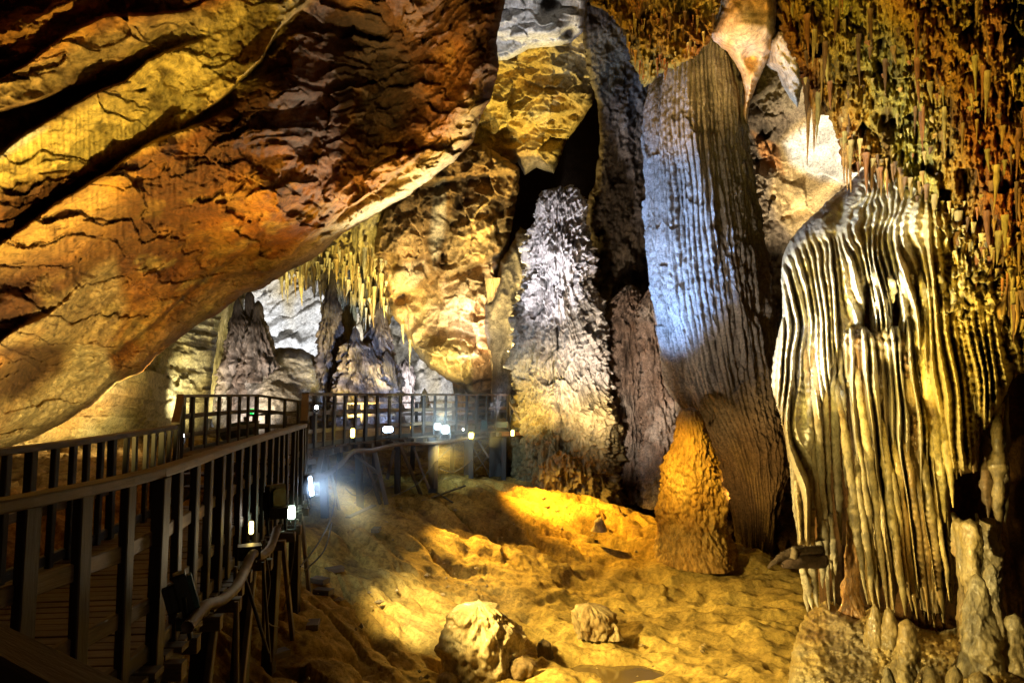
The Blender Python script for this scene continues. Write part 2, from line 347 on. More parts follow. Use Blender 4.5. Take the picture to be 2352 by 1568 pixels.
def slab_disp(W, px, py):
    U = slabU(W); wp = 26*fbm(W, .45, 3, 4)+10*fbm(W, 1.8, 4, 14); h = 0
    for k, (pts, A, up, dn, B) in enumerate(LD): h = h + ledge(px, py+wp*(.5+.1*k), pts, A*(.75+.6*np.clip(fbm(W, (.5, .5, .5), 3, 5+k*9)+.5, 0, 1)), up, dn, B, 260, 1.6)
    soft = region(px, py, [(-300,300),(720,-100),(640,100),(420,300),(180,410),(0,420),(-300,500)], 60)
    h = h + .62*fbm(U, .42, 5, 2)*(1-.6*soft) + .22*(ridged(U, .95, 4, 8)-.5)*(1-.7*soft) + .16*fbm(U, 1.3, 5, 18)*(1-.4*soft) + .05*fbm(W, 5, 4, 28)
    h = h + blob(px, py, 850, 250, 130, 190, -1.5, .4) + blob(px, py, 800, 90, 80, 110, -1.1) + blob(px, py, 590, 270, 70, 120, .45, .9)
    h = h + blob(px, py, 1050, 240, 60, 120, .4, .5) + blob(px, py, 240, 660, 80, 120, -.8, .4) + blob(px, py, 60, 640, 90, 40, -.5) + blob(px, py, 110, 850, 90, 60, -.9, -.4)
    h = h + blob(px, py, 370, 360, 28, 55, .22, .2) + blob(px, py, 620, 470, 50, 60, .3) + blob(px, py, 430, 560, 90, 60, -.5)
    f1, f2, c = worley(px/95+.7*fbm(W, .5, 3, 3), py/75+.7*fbm(W, .5, 3, 5), 2)
    m = sm(330, 560, px)*sm(150, 420, py+ .2*px)
    h = h + m*.38*(.6-np.minimum(f1, .8))*(c-.1)
    f1, f2, c = worley(px/34+.8*fbm(W, 1.5, 2, 3), py/28+.8*fbm(W, 1.5, 2, 5), 5)
    h = h + sm(.1, .4, fbm(W, .6, 3, 66))*.16*(.7-f1)*(1-soft)
    fl = pn(px/9, (py)/120, 3)*.05*region(px, py, [(-50,330),(200,250),(640,330),(500,520),(0,700)], 40)
    q1, q2 = U[..., 0]*.55+.5*fbm(W, .7, 4, 41), U[..., 2]*.75+.5*fbm(W, .7, 4, 43)
    fa = .24*facet(q1, q2, 3)+.17*facet(q1*2.7+3, q2*2.7, 6)+.07*facet(q1*6.5, q2*6.5+9, 2)
    ph = U[..., 2]*.8+.9*fbm(W, .35, 4, 71)+.12*fbm(W, 2.5, 3, 3); fr = frac(ph); ter = (1-fr)*sm(0, .10, fr)
    h = h + fa*(1-.75*soft) + .06*(ter-.5)*sm(-.15, .3, fbm(W, .4, 3, 12))*(1-.5*soft)
    edge = ridged(W, (1.6, 1.6, .6), 4)*sm(1030, 1110, px)*.35
    return h + fl + edge - .16*slab_crack(W)
def slab_col(W, px, py, h):
    c = mix3(fbm(W, .55, 6, 20, .6)*1.3, (.12, .032, .006), (.31, .11, .014), (.48, .25, .04))
    n = 26*fbm(W, .6, 4, 33)
    ol = region(px, py+n, [(-300,520),(0,350),(60,305),(130,265),(210,215),(285,185),(300,120),(420,60),(520,20),(700,-80),(760,-60),(600,130),(600,180),(470,250),(420,300),(250,370),(90,410),(-300,560)], 30)
    c = paint(c, ol, (.60, .45, .12), .9); c = paint(c, ol*sm(-.05, .35, fbm(W, (.8, .8, .5), 5, 77)), (.34, .21, .04), .7)
    rim = region(px, py+n*.3, [(-300,560),(0,345),(70,300),(110,290),(60,330),(0,365),(-300,590)], 10); c = paint(c, rim, PALE)
    c = paint(c, region(px, py+n, [(-200,200),(0,180),(240,75),(430,25),(500,60),(300,120),(100,230),(-200,330)], 20), (.42, .29, .11), .8)
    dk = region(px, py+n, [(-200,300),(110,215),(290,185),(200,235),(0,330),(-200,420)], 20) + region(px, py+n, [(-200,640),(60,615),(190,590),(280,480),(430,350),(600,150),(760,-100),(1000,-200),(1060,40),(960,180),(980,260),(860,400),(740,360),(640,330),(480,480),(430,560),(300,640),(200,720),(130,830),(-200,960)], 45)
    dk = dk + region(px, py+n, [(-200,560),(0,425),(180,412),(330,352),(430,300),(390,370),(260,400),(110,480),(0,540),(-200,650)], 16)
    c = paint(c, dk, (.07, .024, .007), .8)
    c = paint(c, region(px, py+n, [(720,40),(860,0),(960,190),(900,330),(790,300)], 30), (.05, .026, .014), .9)
    c = paint(c, region(px, py+n, [(560,670),(660,600),(860,440),(1010,330),(1070,230),(1130,150),(1100,300),(1000,402),(870,487),(765,553),(660,620)], 25), (.50, .36, .14), .8)
    c = paint(c, region(px, py+n, [(1040,-200),(1060,40),(1085,160),(1110,260),(1130,225),(1145,150),(1190,-200)], 14), (.12, .05, .02), .85)
    c = paint(c, region(px, py+n, [(-200,640),(0,540),(100,480),(220,420),(300,470),(200,560),(60,620),(-200,700)], 18), (.46, .29, .10), .7)
    c = paint(c, region(px, py+n, [(-200,850),(0,780),(110,700),(190,650),(260,600),(290,700),(250,800),(60,960),(-200,1010)], 18), (.50, .34, .13), .7)
    c = paint(c, region(px, py+n, [(120,985),(270,860),(420,720),(560,600),(620,640),(560,672),(430,762),(270,880)], 22), (.42, .24, .08), .7)
    ed = sdf(px, py, slab_poly)+14*fbm(W, .7, 4, 9); c = paint(c, sm(42, 6, ed)*sm(640, 800, px)*sm(1090, 1030, px), (.68, .56, .36), .9)  # bright highlight along the lower edge painted into the rock colour
    c = paint(c, sm(.1, .3, fbm(W, 1.1, 4, 121))*sm(800, 600, px)*sm(300, 500, py), (.52, .35, .09), .5)
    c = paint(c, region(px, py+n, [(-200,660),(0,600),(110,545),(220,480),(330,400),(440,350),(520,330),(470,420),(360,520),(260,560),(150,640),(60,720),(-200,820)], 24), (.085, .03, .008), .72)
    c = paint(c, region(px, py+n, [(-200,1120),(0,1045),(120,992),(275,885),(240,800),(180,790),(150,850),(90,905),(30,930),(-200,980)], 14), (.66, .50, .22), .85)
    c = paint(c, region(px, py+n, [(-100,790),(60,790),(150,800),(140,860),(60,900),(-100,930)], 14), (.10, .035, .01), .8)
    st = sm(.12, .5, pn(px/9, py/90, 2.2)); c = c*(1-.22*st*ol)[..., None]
    bl = sm(.18, .45, fbm(W, 1.7, 4, 60)); c = c*(1-.35*bl)[..., None]
    c = paint(c, sm(.12, .4, fbm(W, (2.6, 2.6, 2.6), 4, 71)), (.07, .03, .012), .55)
    c = paint(c, sm(.15, .5, fbm(W, .9, 4, 91))*(1-ol), (.50, .22, .045), .5)
    return c*(1-.5*slab_crack(W))[..., None]
def _n(): pass
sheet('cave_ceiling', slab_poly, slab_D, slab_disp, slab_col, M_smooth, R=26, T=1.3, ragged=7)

# ---- far dark back of the cave
def far_disp(W, px, py): return 2.5*fbm(W, .09, 5, 1)
def far_col(W, px, py, h): return mix3(fbm(W, .2, 4, 3), DARK, (.10, .07, .04), (.16, .12, .08))
sheet('cave_wall', [(-700,-500),(2900,-500),(2900,1300),(-700,1300)], [(-700,-500,60),(2900,-500,60),(1176,300,52),(-700,1300,48),(2900,1300,48),(1176,1100,46)], far_disp, far_col, M_rough, R=30, T=2, ragged=0, step=9)
# ---- pale far chamber wall
def ch_disp(W, px, py):
    U = np.stack([W[..., 0]*.8+W[..., 2]*.6, W[..., 1], (W[..., 0]*-.6+W[..., 2]*.8)*2], -1)
    return .9*facet(U[...,0]*.35+.5*fbm(W,.4,3), U[...,2]*.35, 5)+.4*facet(U[...,0]*1.1+.5*fbm(W,1,3), U[...,2]*1.1, 2)+2.2*fbm(U, .13, 4, 1)+.8*fbm(U, .5, 5, 2)+.5*(ridged(U,.4,4,7)-.5)
def ch_col(W, px, py, h):
    c = mix3(fbm(W, .25, 5, 3), (.30, .23, .12), (.52, .49, .44), (.68, .67, .66))
    c = paint(c, sm(.1, .35, fbm(W, (.3, .3, .15), 4, 9)), (.40, .32, .18), .7)
    return paint(c, sm(740, 620, py)*sm(760, 640, px), (.5, .35, .12), .5)
sheet('far_chamber_wall', [(440,520),(1160,520),(1160,1015),(440,1020)], [(440,520,36),(1160,520,40),(800,700,40),(440,1020,34),(1160,1015,38)], ch_disp, ch_col, M_smooth, R=20, T=1, ragged=0, step=3)
# ---- pale wall under the slab, running back from the walkway
lw_D = [(-300,1100,12.5),(0,1035,14.5),(200,990,18),(420,1000,24),(500,900,27),(520,700,28),(300,780,20),(0,850,14.5),(-300,900,12.5)]
def lw_disp(W, px, py):
    U = np.stack([W[..., 0]*.75+W[..., 2]*.66, W[..., 1]*.6, (W[..., 0]*-.66+W[..., 2]*.75)*2.4], -1)
    return .45*facet(U[...,0]*.5+.5*fbm(W,.6,3), U[...,2]*.6, 5)+.18*facet(U[...,0]*1.5+.5*fbm(W,1,3), U[...,2]*1.6, 2)+1.0*fbm(U, .3, 5, 5)+.35*(ridged(U, .6, 4, 6)-.5)+.08*fbm(W,2.2,4)+blob(px, py, 330, 880, 60, 60, .5)
def lw_col(W, px, py, h):
    c = mix3(fbm(W, .35, 5, 8), (.24, .16, .05), (.40, .32, .14), (.50, .44, .28))
    c = paint(c, sm(60, 0, np.abs(py-(1010-px*.35)-20*fbm(W, .5, 3)))*sm(400, 250, px), ORANGE, .45)
    return paint(c, sm(.15, .4, fbm(W, .6, 4, 18)), (.24, .18, .09), .5)
sheet('side_wall', [(-300,840),(0,840),(240,790),(420,680),(560,640),(560,720),(505,780),(492,860),(488,960),(470,1010),(300,1012),(150,1025),(0,1055),(-300,1120)], lw_D, lw_disp, lw_col, M_smooth, R=22, T=1.6, ragged=6)
# ---- stalactite covered ceiling of the far chamber
def st_fl(W, px, py, f=.11, A=.5):
    u = px*f + 1.6*fbm(W, (.4, .4, .08), 3, 5); fr = 2*frac(u)-1
    return A*np.sqrt(np.maximum(0, 1-fr*fr))
cc_poly = [(540,560),(760,450),(900,440),(905,560),(898,640),(905,720),(890,760),(872,735),(866,700),(850,760),(842,800),(830,742),(818,700),(802,690),(790,640),(770,660),(757,690),(748,640),(738,655),(730,640),(722,700),(716,655),(700,668),(690,640),(668,625),(650,645),(625,636),(600,655),(580,668),(560,690)]
def cc_disp(W, px, py): return st_fl(W, px, py, .07, .7)*sm(520, 640, py)+1.2*fbm(W, (.35, .35, .12), 4, 2)+.2*fbm(W, 1.2, 3, 4)
def cc_col(W, px, py, h):
    c = mix3(fbm(W, (.5, .5, .2), 5, 4), (.26, .17, .05), (.46, .36, .14), (.58, .52, .34))
    return c*(1-.6*sm(.2, -.5, h))[..., None]  # gaps between stalactites darkened in the colour like occlusion
sheet('chamber_ceiling', cc_poly, [(540,560,24),(760,450,22),(905,440,24),(600,660,30),(760,660,28),(860,760,27),(900,600,25)], cc_disp, cc_col, M_flow, R=14, T=1.2, ragged=7, rsc=.05)
# ---- olive ceiling hanging over the dark passage
ol_poly = [(1050,-100),(1350,-100),(1352,60),(1372,180),(1362,240),(1340,275),(1320,300),(1300,325),(1285,372),(1272,400),(1250,392),(1232,384),(1205,404),(1190,372),(1150,400),(1060,420),(1000,420),(1050,300),(1100,200)]
def ol_disp(W, px, py):
    U = np.stack([W[..., 0], W[..., 1], W[..., 2]*2.5+W[..., 0]*.4], -1)
    return .5*facet(px/70+.5*fbm(W,.7,3), py/60+.4*fbm(W,.7,3,4), 5)+.16*facet(px/24+.4*fbm(W,2,3), py/20, 3)+1.0*fbm(W, .2, 5, 7)+.3*(ridged(U, .5, 4, 2)-.5)+.08*fbm(W,2,4,1)+blob(px, py, 1250, 360, 60, 40, .6)+ledge(px, py, [(1130,290),(1200,300),(1260,270),(1350,250)], .4, 60, 30)
def ol_col(W, px, py, h):
    c = mix3(fbm(W, (.3, .3, .8), 6, 14, .6), (.36, .19, .03), (.56, .39, .09), (.64, .52, .22))
    c = paint(c, sm(1230, 1330, px+30*fbm(W, .5, 3))*sm(350, 150, py), (.44, .38, .27), .7)
    return paint(c, sm(330, 400, py+20*fbm(W, .4, 3, 9)), (.50, .42, .28), .6)
sheet('olive_roof', ol_poly, [(1050,-100,21),(1350,-100,22),(1350,200,24),(1200,390,26),(1060,400,26),(1200,100,23)], ol_disp, ol_col, M_smooth, R=16, T=1.6, ragged=5)
wt_poly = [(1100,-160),(1350,-160),(1345,20),(1338,75),(1310,98),(1262,108),(1215,112),(1190,125),(1165,140),(1120,142)]
def wt_disp(W, px, py): return .22*facet(px/30+.5*fbm(W,1,3), py/18+.5*fbm(W,1,3,4), 4)+.06*fbm(W,3,4)+.5*fbm(W, (.5, .5, 1.2), 4, 3)+blob(px, py, 1285, 60, 22, 40, .5)-blob(px, py, 1265, 5, 28, 28, .9)-blob(px, py, 1305, 75, 16, 18, .6)+ledge(px, py, [(1130,100),(1200,85),(1280,80),(1340,50)], .3, 40, 20)
def wt_col(W, px, py, h): return paint(mix3(fbm(W, .7, 4, 2), (.5, .46, .36), (.62, .60, .55), (.7, .69, .68)), sm(-.1, -.5, h), DARK, .9)  # hollows painted dark as occlusion shade
sheet('white_roof_fold', wt_poly, [(1100,-160,17),(1350,-160,17),(1120,140,19),(1340,80,19)], wt_disp, wt_col, M_smooth, R=14, T=1.0, ragged=5)
# ---- pocketed wall left of the passage
pk_poly = [(980,395),(1060,340),(1110,330),(1195,385),(1190,440),(1176,520),(1165,580),(1150,640),(1160,680),(1160,760),(1160,840),(1160,915),(1085,915),(1060,888),(1020,868),(985,845),(955,812),(935,778),(915,742),(893,715),(880,660),(862,620),(858,560),(866,520),(885,480)]
PK = [(935,560,38,55,.7), (940,640,40,28,.6), (1020,480,22,60,.5), (1090,540,55,65,.6), (1085,670,50,40,.5), (1040,830,70,50,.9), (925,720,26,28,.5), (1110,440,40,40,.4)]
def pk_disp(W, px, py):
    h = .4*facet(px/60+.4*fbm(W,.8,3), py/75+.4*fbm(W,.8,3,4), 5)+.2*facet(px/22+.4*fbm(W,2,3), py/25, 3)+.9*fbm(W, .3, 5, 6)+.4*(ridged(W, .6, 4, 9)-.5)+.12*fbm(W, 2, 4, 3)+.25*(.6-worley(px/26+fbm(W,1,2), py/24., 4)[0])*sm(0,.3,fbm(W,.5,3,44))
    for x, y, rx, ry, A in PK: h = h + blob(px, py, x, y, rx, ry, A, .3, 2.0)
    h = h + ledge(px, py, [(890,690),(930,670),(990,640),(1010,630)], .1, 20, 20, .5, 20)+ledge(px, py, [(1010,640),(1060,620),(1110,600),(1170,570)], .4, 30, 16, .4, 20)
    h = h + ledge(px, py, [(960,430),(1050,410),(1190,395)], .3, 30, 40, .7, 20)
    return h
def pk_col(W, px, py, h):
    c = mix3(fbm(W, .4, 5, 40), (.12, .06, .02), (.36, .22, .08), (.54, .41, .2))
    n = 9*fbm(W, .7, 4, 3)
    for poly, cc in (([(905,520),(945,505),(975,530),(980,580),(950,600),(910,590)], (.56, .40, .2)), ([(893,630),(930,605),(975,600),(985,625),(950,665),(905,670)], (.62, .52, .38)),
                     ([(1000,420),(1022,410),(1024,520),(1000,620),(985,560)], (.5, .48, .42)), ([(1030,500),(1120,450),(1168,520),(1150,570),(1020,640)], (.44, .34, .18)),
                     ([(1010,650),(1170,580),(1140,650),(1115,700),(1020,700)], (.58, .47, .34)), ([(980,700),(1110,690),(1118,790),(1040,790),(980,760)], (.56, .46, .36)),
                     ([(930,780),(1000,770),(1120,790),(1090,905),(1010,870),(960,820)], (.50, .42, .2)), ([(1085,700),(1125,690),(1130,905),(1085,900)], (.54, .36, .24)), ([(903,700),(935,705),(960,760),(925,760)], (.55, .42, .22))):
        c = paint(c, region(px, py+n, poly, 6), np.array(cc)*np.array([1.05,.92,.72]), .8)
    return c*(1-.7*sm(-.05, -.55, h))[..., None]  # shade of the pockets carried in the colour
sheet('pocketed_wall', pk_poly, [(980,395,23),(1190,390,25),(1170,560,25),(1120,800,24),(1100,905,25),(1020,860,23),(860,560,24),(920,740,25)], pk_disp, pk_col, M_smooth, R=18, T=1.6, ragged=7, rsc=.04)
# ---- dark rough rock behind and beside the passage
def dk_disp(W, px, py):
    return 1.1*fbm(W, (.35, .35, .12), 4, 3)+.6*(ridged(W, (1.1, 1.1, .3), 4, 5)-.5)+.25*fbm(W, (2, 2, 1), 4, 3)+.3*facet(px/26+.5*fbm(W,1,3), py/50+.4*fbm(W,1,3,4), 5)+.16*(.7-worley(px/11., py/13., 3)[0])+blob(px, py, 1440, 740, 50, 80, 1.1)+blob(px, py, 1440, 860, 60, 80, .8)+blob(px, py, 1500, 690, 25, 50, .8)-blob(px, py, 1520, 700, 60, 120, .8)+blob(px, py, 1440, 600, 60, 50, .4)
def dk_col(W, px, py, h):
    c = mix3(fbm(W, (.8, .8, .25), 5, 30), (.05, .036, .026), (.12, .088, .06), (.22, .17, .12))
    c = paint(c, region(px, py+10*fbm(W, .6, 3), [(1340,80),(1420,60),(1440,160),(1380,250),(1350,250)], 14), (.30, .25, .15), .6)
    c = paint(c, sm(900, 1050, py)*sm(1380, 1480, px), (.20, .12, .05), .7)
    c = paint(c, region(px, py+10*fbm(W, .6, 3), [(1405,700),(1450,670),(1480,720),(1470,880),(1430,930),(1410,800)], 14), (.26, .18, .15), .8)
    return c*(1-.6*sm(.0, -.8, h))[..., None]  # recesses darkened in the colour, as occlusion
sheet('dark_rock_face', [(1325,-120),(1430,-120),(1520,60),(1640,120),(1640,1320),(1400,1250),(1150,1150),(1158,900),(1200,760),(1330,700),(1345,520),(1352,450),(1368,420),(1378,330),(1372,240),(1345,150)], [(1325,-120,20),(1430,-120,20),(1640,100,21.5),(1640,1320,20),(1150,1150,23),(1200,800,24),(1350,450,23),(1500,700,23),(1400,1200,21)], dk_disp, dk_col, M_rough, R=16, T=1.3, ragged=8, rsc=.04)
def lc_col(W, px, py, h): return (mix3(fbm(W, (1, 1, .4), 5, 30), (.07, .055, .045), (.17, .14, .11), (.30, .25, .2)))*(1-.5*sm(.0, -.5, h))[..., None]  # hollow shade multiplied into the pillar colour
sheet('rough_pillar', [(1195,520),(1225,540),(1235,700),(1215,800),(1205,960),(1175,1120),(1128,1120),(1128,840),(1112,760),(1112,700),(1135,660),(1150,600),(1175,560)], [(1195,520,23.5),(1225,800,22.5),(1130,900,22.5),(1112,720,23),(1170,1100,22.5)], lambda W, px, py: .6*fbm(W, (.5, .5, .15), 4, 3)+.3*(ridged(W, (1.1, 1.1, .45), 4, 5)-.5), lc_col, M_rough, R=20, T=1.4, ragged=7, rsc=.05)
# ---- wall to the right of the big column
def rw_disp(W, px, py):
    return (.35*facet(px/30+.5*fbm(W,1,3), py/45+.4*fbm(W,1,3,4), 5)+.18*(.7-worley(px/12., py/14., 3)[0]))*sm(1850, 1750, px)+.25*facet(px/60+.5*fbm(W,1,3), py/60+.4*fbm(W,1,3,4), 2)+1.0*fbm(W, .3, 4, 23)+.4*(ridged(W, (.9, .9, .6), 4, 5)-.5)*sm(1900, 1750, px)+.2*fbm(W, 2, 4, 3)*sm(1830, 1750, px)+blob(px, py, 1850, 400, 70, 110, -.9)+ledge(px, py, [(1650,200),(1720,240),(1780,200),(1820,130)], .4, 60, 25)
def rw_col(W, px, py, h):
    n = 18*fbm(W, .6, 4, 3)
    c = mix3(fbm(W, (.8, .8, .5), 5, 31), (.07, .05, .03), (.18, .13, .08), (.32, .25, .15))
    c = paint(c, region(px+n, py+n, [(1790,330),(1830,300),(1900,250),(1960,270),(2010,420),(1940,430),(1870,500),(1830,545),(1790,500),(1770,440)], 16), (.58, .40, .17), .9)
    c = paint(c, region(px+n*.6, py+n, [(1800,330),(1850,300),(1900,250),(1960,270),(2010,420),(1940,425),(1890,420),(1820,380)], 12), (.64, .62, .58), .95)
    c = paint(c, region(px+n, py+n, [(1725,300),(1790,340),(1800,400),(1740,350)], 8), ORANGE, .8)
    c = paint(c, sm(950, 1080, py), (.16, .10, .05), .8)
    return c*(1-.5*sm(.0, -.8, h)*sm(1830, 1760, px))[..., None]  # crevice shade painted on the rough left part
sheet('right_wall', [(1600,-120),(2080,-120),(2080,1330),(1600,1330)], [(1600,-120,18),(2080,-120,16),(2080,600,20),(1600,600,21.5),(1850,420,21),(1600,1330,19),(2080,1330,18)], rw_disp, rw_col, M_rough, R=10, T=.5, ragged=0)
ob_poly = [(1655,-60),(1780,-60),(1783,40),(1776,110),(1758,150),(1740,190),(1722,240),(1716,290),(1704,262),(1712,210),(1700,165),(1672,120),(1637,95),(1632,75),(1660,20)]
def ob_disp(W, px, py): return .35*fbm(W, .8, 4, 2)+blob(px, py, 1705, 60, 50, 70, .4)-blob(px, py, 1725, 130, 22, 26, .35)
def ob_col(W, px, py, h): return paint(mix3(fbm(W, .9, 4, 4), (.55, .25, .06), (.60, .33, .10), (.66, .5, .3)), sm(30, 70, np.abs(px-1705))*sm(-.1, .4, fbm(W, 1.4, 4)), WHITE, .6)
sheet('orange_roof_bulge', ob_poly, [(1655,-60,15),(1780,-60,14.5),(1716,290,16.5),(1640,90,15.5)], ob_disp, ob_col, M_smooth, R=22, T=.9, ragged=5, rsc=.04)
nb_poly = [(1770,90),(1800,60),(1840,140),(1845,190),(1832,250),(1815,225),(1800,205),(1785,165),(1760,150)]
sheet('knobbly_roof_spur', nb_poly, [(1770,90,15.5),(1840,180,15.5),(1810,250,16.2)], lambda W, px, py: .3*fbm(W, 1.2, 4, 2)+.15*ridged(W, (3, 3, .8), 3), lambda W, px, py, h: mix3(fbm(W, 1.2, 4, 4), (.35, .2, .08), (.5, .35, .18), (.6, .5, .32)), M_flow, R=18, T=.7, ragged=5, rsc=.05)

# ---- popcorn ceiling over the drapery
def pop_h(W, px, py, s=1.0):
    wq = 9*fbm(W, .9, 3, 4); 
    f1, f2, c = worley((px+wq)/(15*s), (py+wq)/(19*s), 5); g1, g2, c2 = worley((px)/(7*s), (py)/(10*s), 9)
    lump = facet(px/(44*s)+.6*fbm(W, .9, 3), py/(62*s)+.5*fbm(W, .9, 3, 3), 6)
    v = ridged(np.stack([px/(16*s), np.zeros_like(px), py/(60*s)], -1), 1, 3, 4)-.5
    big = fbm(W, (.9, .9, .35), 4, 13)
    v2 = ridged(np.stack([px/(40*s)+.4*fbm(W,.8,2), np.zeros_like(px), py/(110*s)], -1), 1, 3, 8)-.5
    return .13*(.7-f1)*(.5+c) + .05*(.7-g1) + .20*v + .34*v2 + .45*big + .30*lump
def pop_col(W, px, py, h):
    n = fbm(W, (.75, .75, .4), 4, 50)*1.3; n2 = fbm(W, (.7, .7, .35), 4, 77)
    c = mix3(n, (.36, .13, .018), (.42, .24, .03), (.38, .30, .05))  # orange and olive patches stand in for mottled coloured light
    c = paint(c, sm(.02, .3, n2), (.44, .38, .09), .7); c = paint(c, sm(.1, .4, fbm(W, (1.6, 1.6, .9), 4, 90)), (.09, .03, .01), .75)
    c = paint(c, sm(.12, .4, fbm(W, (2.4, 2.4, .5), 3, 44)), (.5, .38, .14), .4)
    c = paint(c, sm(2200, 2330, px+40*n)*sm(160, 60, py+40*n), (.05, .03, .015), .8)
    c = paint(c, sm(60, 10, np.abs(px-2290+30*n))*sm(650, 500, py), (.44, .15, .03), .6)
    g1, g2, c2 = worley(px/15., py/19., 5)
    return c*(1-.72*sm(.06, -.22, h-.45*fbm(W, (.9, .9, .35), 4, 13)))[..., None]  # shade between the lumps painted into the colour
pr_poly = [(1772,-260),(2760,-260),(2760,1000),(2500,880),(2360,790),(2300,700),(2262,660),(2230,610),(2205,585),(2170,560),(2140,515),(2110,500),(2095,450),(2060,425),(2010,428),(1980,385),(1962,398),(1935,380),(1925,330),(1908,275),(1880,255),(1862,262),(1845,225),(1838,160),(1815,120),(1790,60)]
pr_D = [(1772,-260,9),(2760,-260,4.6),(1800,100,10.5),(1900,270,10.2),(2000,400,9.4),(2100,470,9.0),(2300,300,7.0),(2352,750,7.6),(2760,1000,6.6),(2200,0,7.2),(2000,100,9.0)]
sheet('stalactite_ceiling', pr_poly, pr_D, pop_h, pop_col, M_rough, R=16, T=.6, ragged=14, rsc=.06, step=2.0)
pc_poly = [(1340,-200),(1690,-200),(1660,0),(1640,60),(1632,95),(1600,125),(1560,155),(1520,165),(1495,190),(1478,200),(1462,165),(1446,140),(1440,95),(1425,60),(1395,30),(1355,10)]
sheet('mossy_brown_ceiling', pc_poly, [(1340,-200,14),(1690,-200,13.5),(1640,60,15),(1480,190,16.5),(1350,10,15.5)], lambda W, px, py: 1.6*pop_h(W*.7, px, py), lambda W, px, py, h: pop_col(W*.8+5, px, py, h/1.6)*np.array([.8, .72, .6]), M_rough, R=14, T=.9, ragged=12, rsc=.06)  # olive and orange tints are coloured light put into the rock colour
# ---- free-standing columns and stalagmites
def fluted_disp(W, th, Z, r):
    u = th*64/(2*math.pi) + 1.5*fbm(W, (.55, .55, .07), 4, 3) + .30*fbm(W, (2.5, 2.5, .5), 3, 6)
    f = 2*frac(u)-1; rib = np.sqrt(np.maximum(0, 1-f*f)); ra = .25+.75*hsh(np.floor(u).astype(np.int32), np.zeros(u.shape, np.int32)+9, 7)
    g = .30*fbm(W, (.5, .5, .08), 3, 9) + .26*(ridged(W, (1.3, 1.3, .12), 3, 4)-.5)
    f1, f2, c = worley(u*.8, Z/.19+2*c_(u), 4); br = sm(-.25, .35, fbm(W, (.8, .8, .5), 3, 19))
    return g + .13*(rib-.6)*ra + (.02+.05*br)*(.7-f1) + .05*fbm(W, (4, 4, 1.6), 4, 2) + .05*facet(th*5+fbm(W, 1, 3), Z*.9+fbm(W, 1, 3, 4), 4)
def c_(u): return hsh(np.floor(u).astype(np.int32), np.zeros(u.shape, np.int32)+3, 5)
def big_col(W, th, Z, h):
    c = mix3(fbm(W, (.7, .7, .25), 5, 3), (.14, .115, .09), (.29, .25, .21), (.42, .38, .34))
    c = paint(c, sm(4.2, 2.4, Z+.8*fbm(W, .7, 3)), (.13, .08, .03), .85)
    return c*(1-.75*sm(.04, -.18, h-.26*fbm(W, (.5, .5, .08), 3, 9)))[..., None]  # groove shade between flutes painted into the colour
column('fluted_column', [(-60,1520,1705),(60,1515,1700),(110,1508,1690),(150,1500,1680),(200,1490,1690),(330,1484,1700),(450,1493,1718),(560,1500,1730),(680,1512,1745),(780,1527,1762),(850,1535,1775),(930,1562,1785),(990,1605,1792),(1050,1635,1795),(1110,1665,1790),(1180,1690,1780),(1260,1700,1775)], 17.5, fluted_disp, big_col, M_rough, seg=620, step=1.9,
       label='huge grey fluted rock column lit blue along its left edge', cat='rock column')
def shingle(W, th, Z, r, f=1.9, A=.32, k=5.0):
    u = th*k
    ph = Z*f + 2.4*fbm(W, (1.1, 1.1, .5), 3, 3)+ 1.0*pn(u*.8, Z*.6, 2.2) + .5*pn(u*3, Z*1.5, 9.1)
    fr = frac(ph); cell = .5+.7*pn(u*1.4, np.floor(ph)*1.7, 4.4)+.3*pn(u*4, np.floor(ph)*2.7, 1.4)
    return A*np.clip(cell, .1, 1.3)*(1-fr)**1.2*sm(0, .12, fr)
def xmas_disp(W, th, Z, r): return shingle(W, th, Z, r)+.14*facet(th*3.5+fbm(W,1,3), Z*1.1, 4)+.5*fbm(W, (.7,.7,.5), 4, 5)+.9*shingle(W*1.7+3, th*1.6, Z*2.1, r, 2.2, .17)+.08*(ridged(W, (3.2, 3.2, .6), 3, 3)-.5)+.03*fbm(W,6,3)
def xmas_col(W, th, Z, h):
    c = mix3(fbm(W, 1.2, 4, 3), (.32, .28, .26), (.52, .48, .46), (.64, .61, .6))
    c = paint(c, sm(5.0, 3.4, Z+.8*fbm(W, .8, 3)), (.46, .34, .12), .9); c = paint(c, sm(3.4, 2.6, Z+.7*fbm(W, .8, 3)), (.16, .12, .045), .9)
    return c*(1-.75*sm(.10, -.10, h-.5*fbm(W, (.7,.7,.5), 4, 5)))[..., None]  # undercuts of the shingles shaded in the colour
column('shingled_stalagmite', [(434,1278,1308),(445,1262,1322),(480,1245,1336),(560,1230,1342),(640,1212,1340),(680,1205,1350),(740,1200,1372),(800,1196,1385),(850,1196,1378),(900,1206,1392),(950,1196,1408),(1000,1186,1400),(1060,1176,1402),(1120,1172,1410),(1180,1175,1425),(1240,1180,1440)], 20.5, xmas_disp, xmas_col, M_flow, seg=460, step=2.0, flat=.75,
       label='tall shingled stalagmite, white at the top and yellow below, behind the platform end', cat='stalagmite')
def org_disp(W, th, Z, r):
    f1, f2, c = worley(th*6+1.2*fbm(W, 1, 3), Z*5+fbm(W, 1, 3, 7), 3); g1, g2, c3 = worley(th*14+1.5*fbm(W, 2, 2), Z*11, 6)
    return .28*fbm(W, (.8, .8, .35), 3, 2)+(.10*(.7-f1)+.05*(.7-g1))*(.1+sm(4.0, 2.6, Z))+.05*(ridged(W, (1.2, 1.2, .25), 3)-.5)+.14*fbm(W, (2.2, 2.2, 1.6), 4)
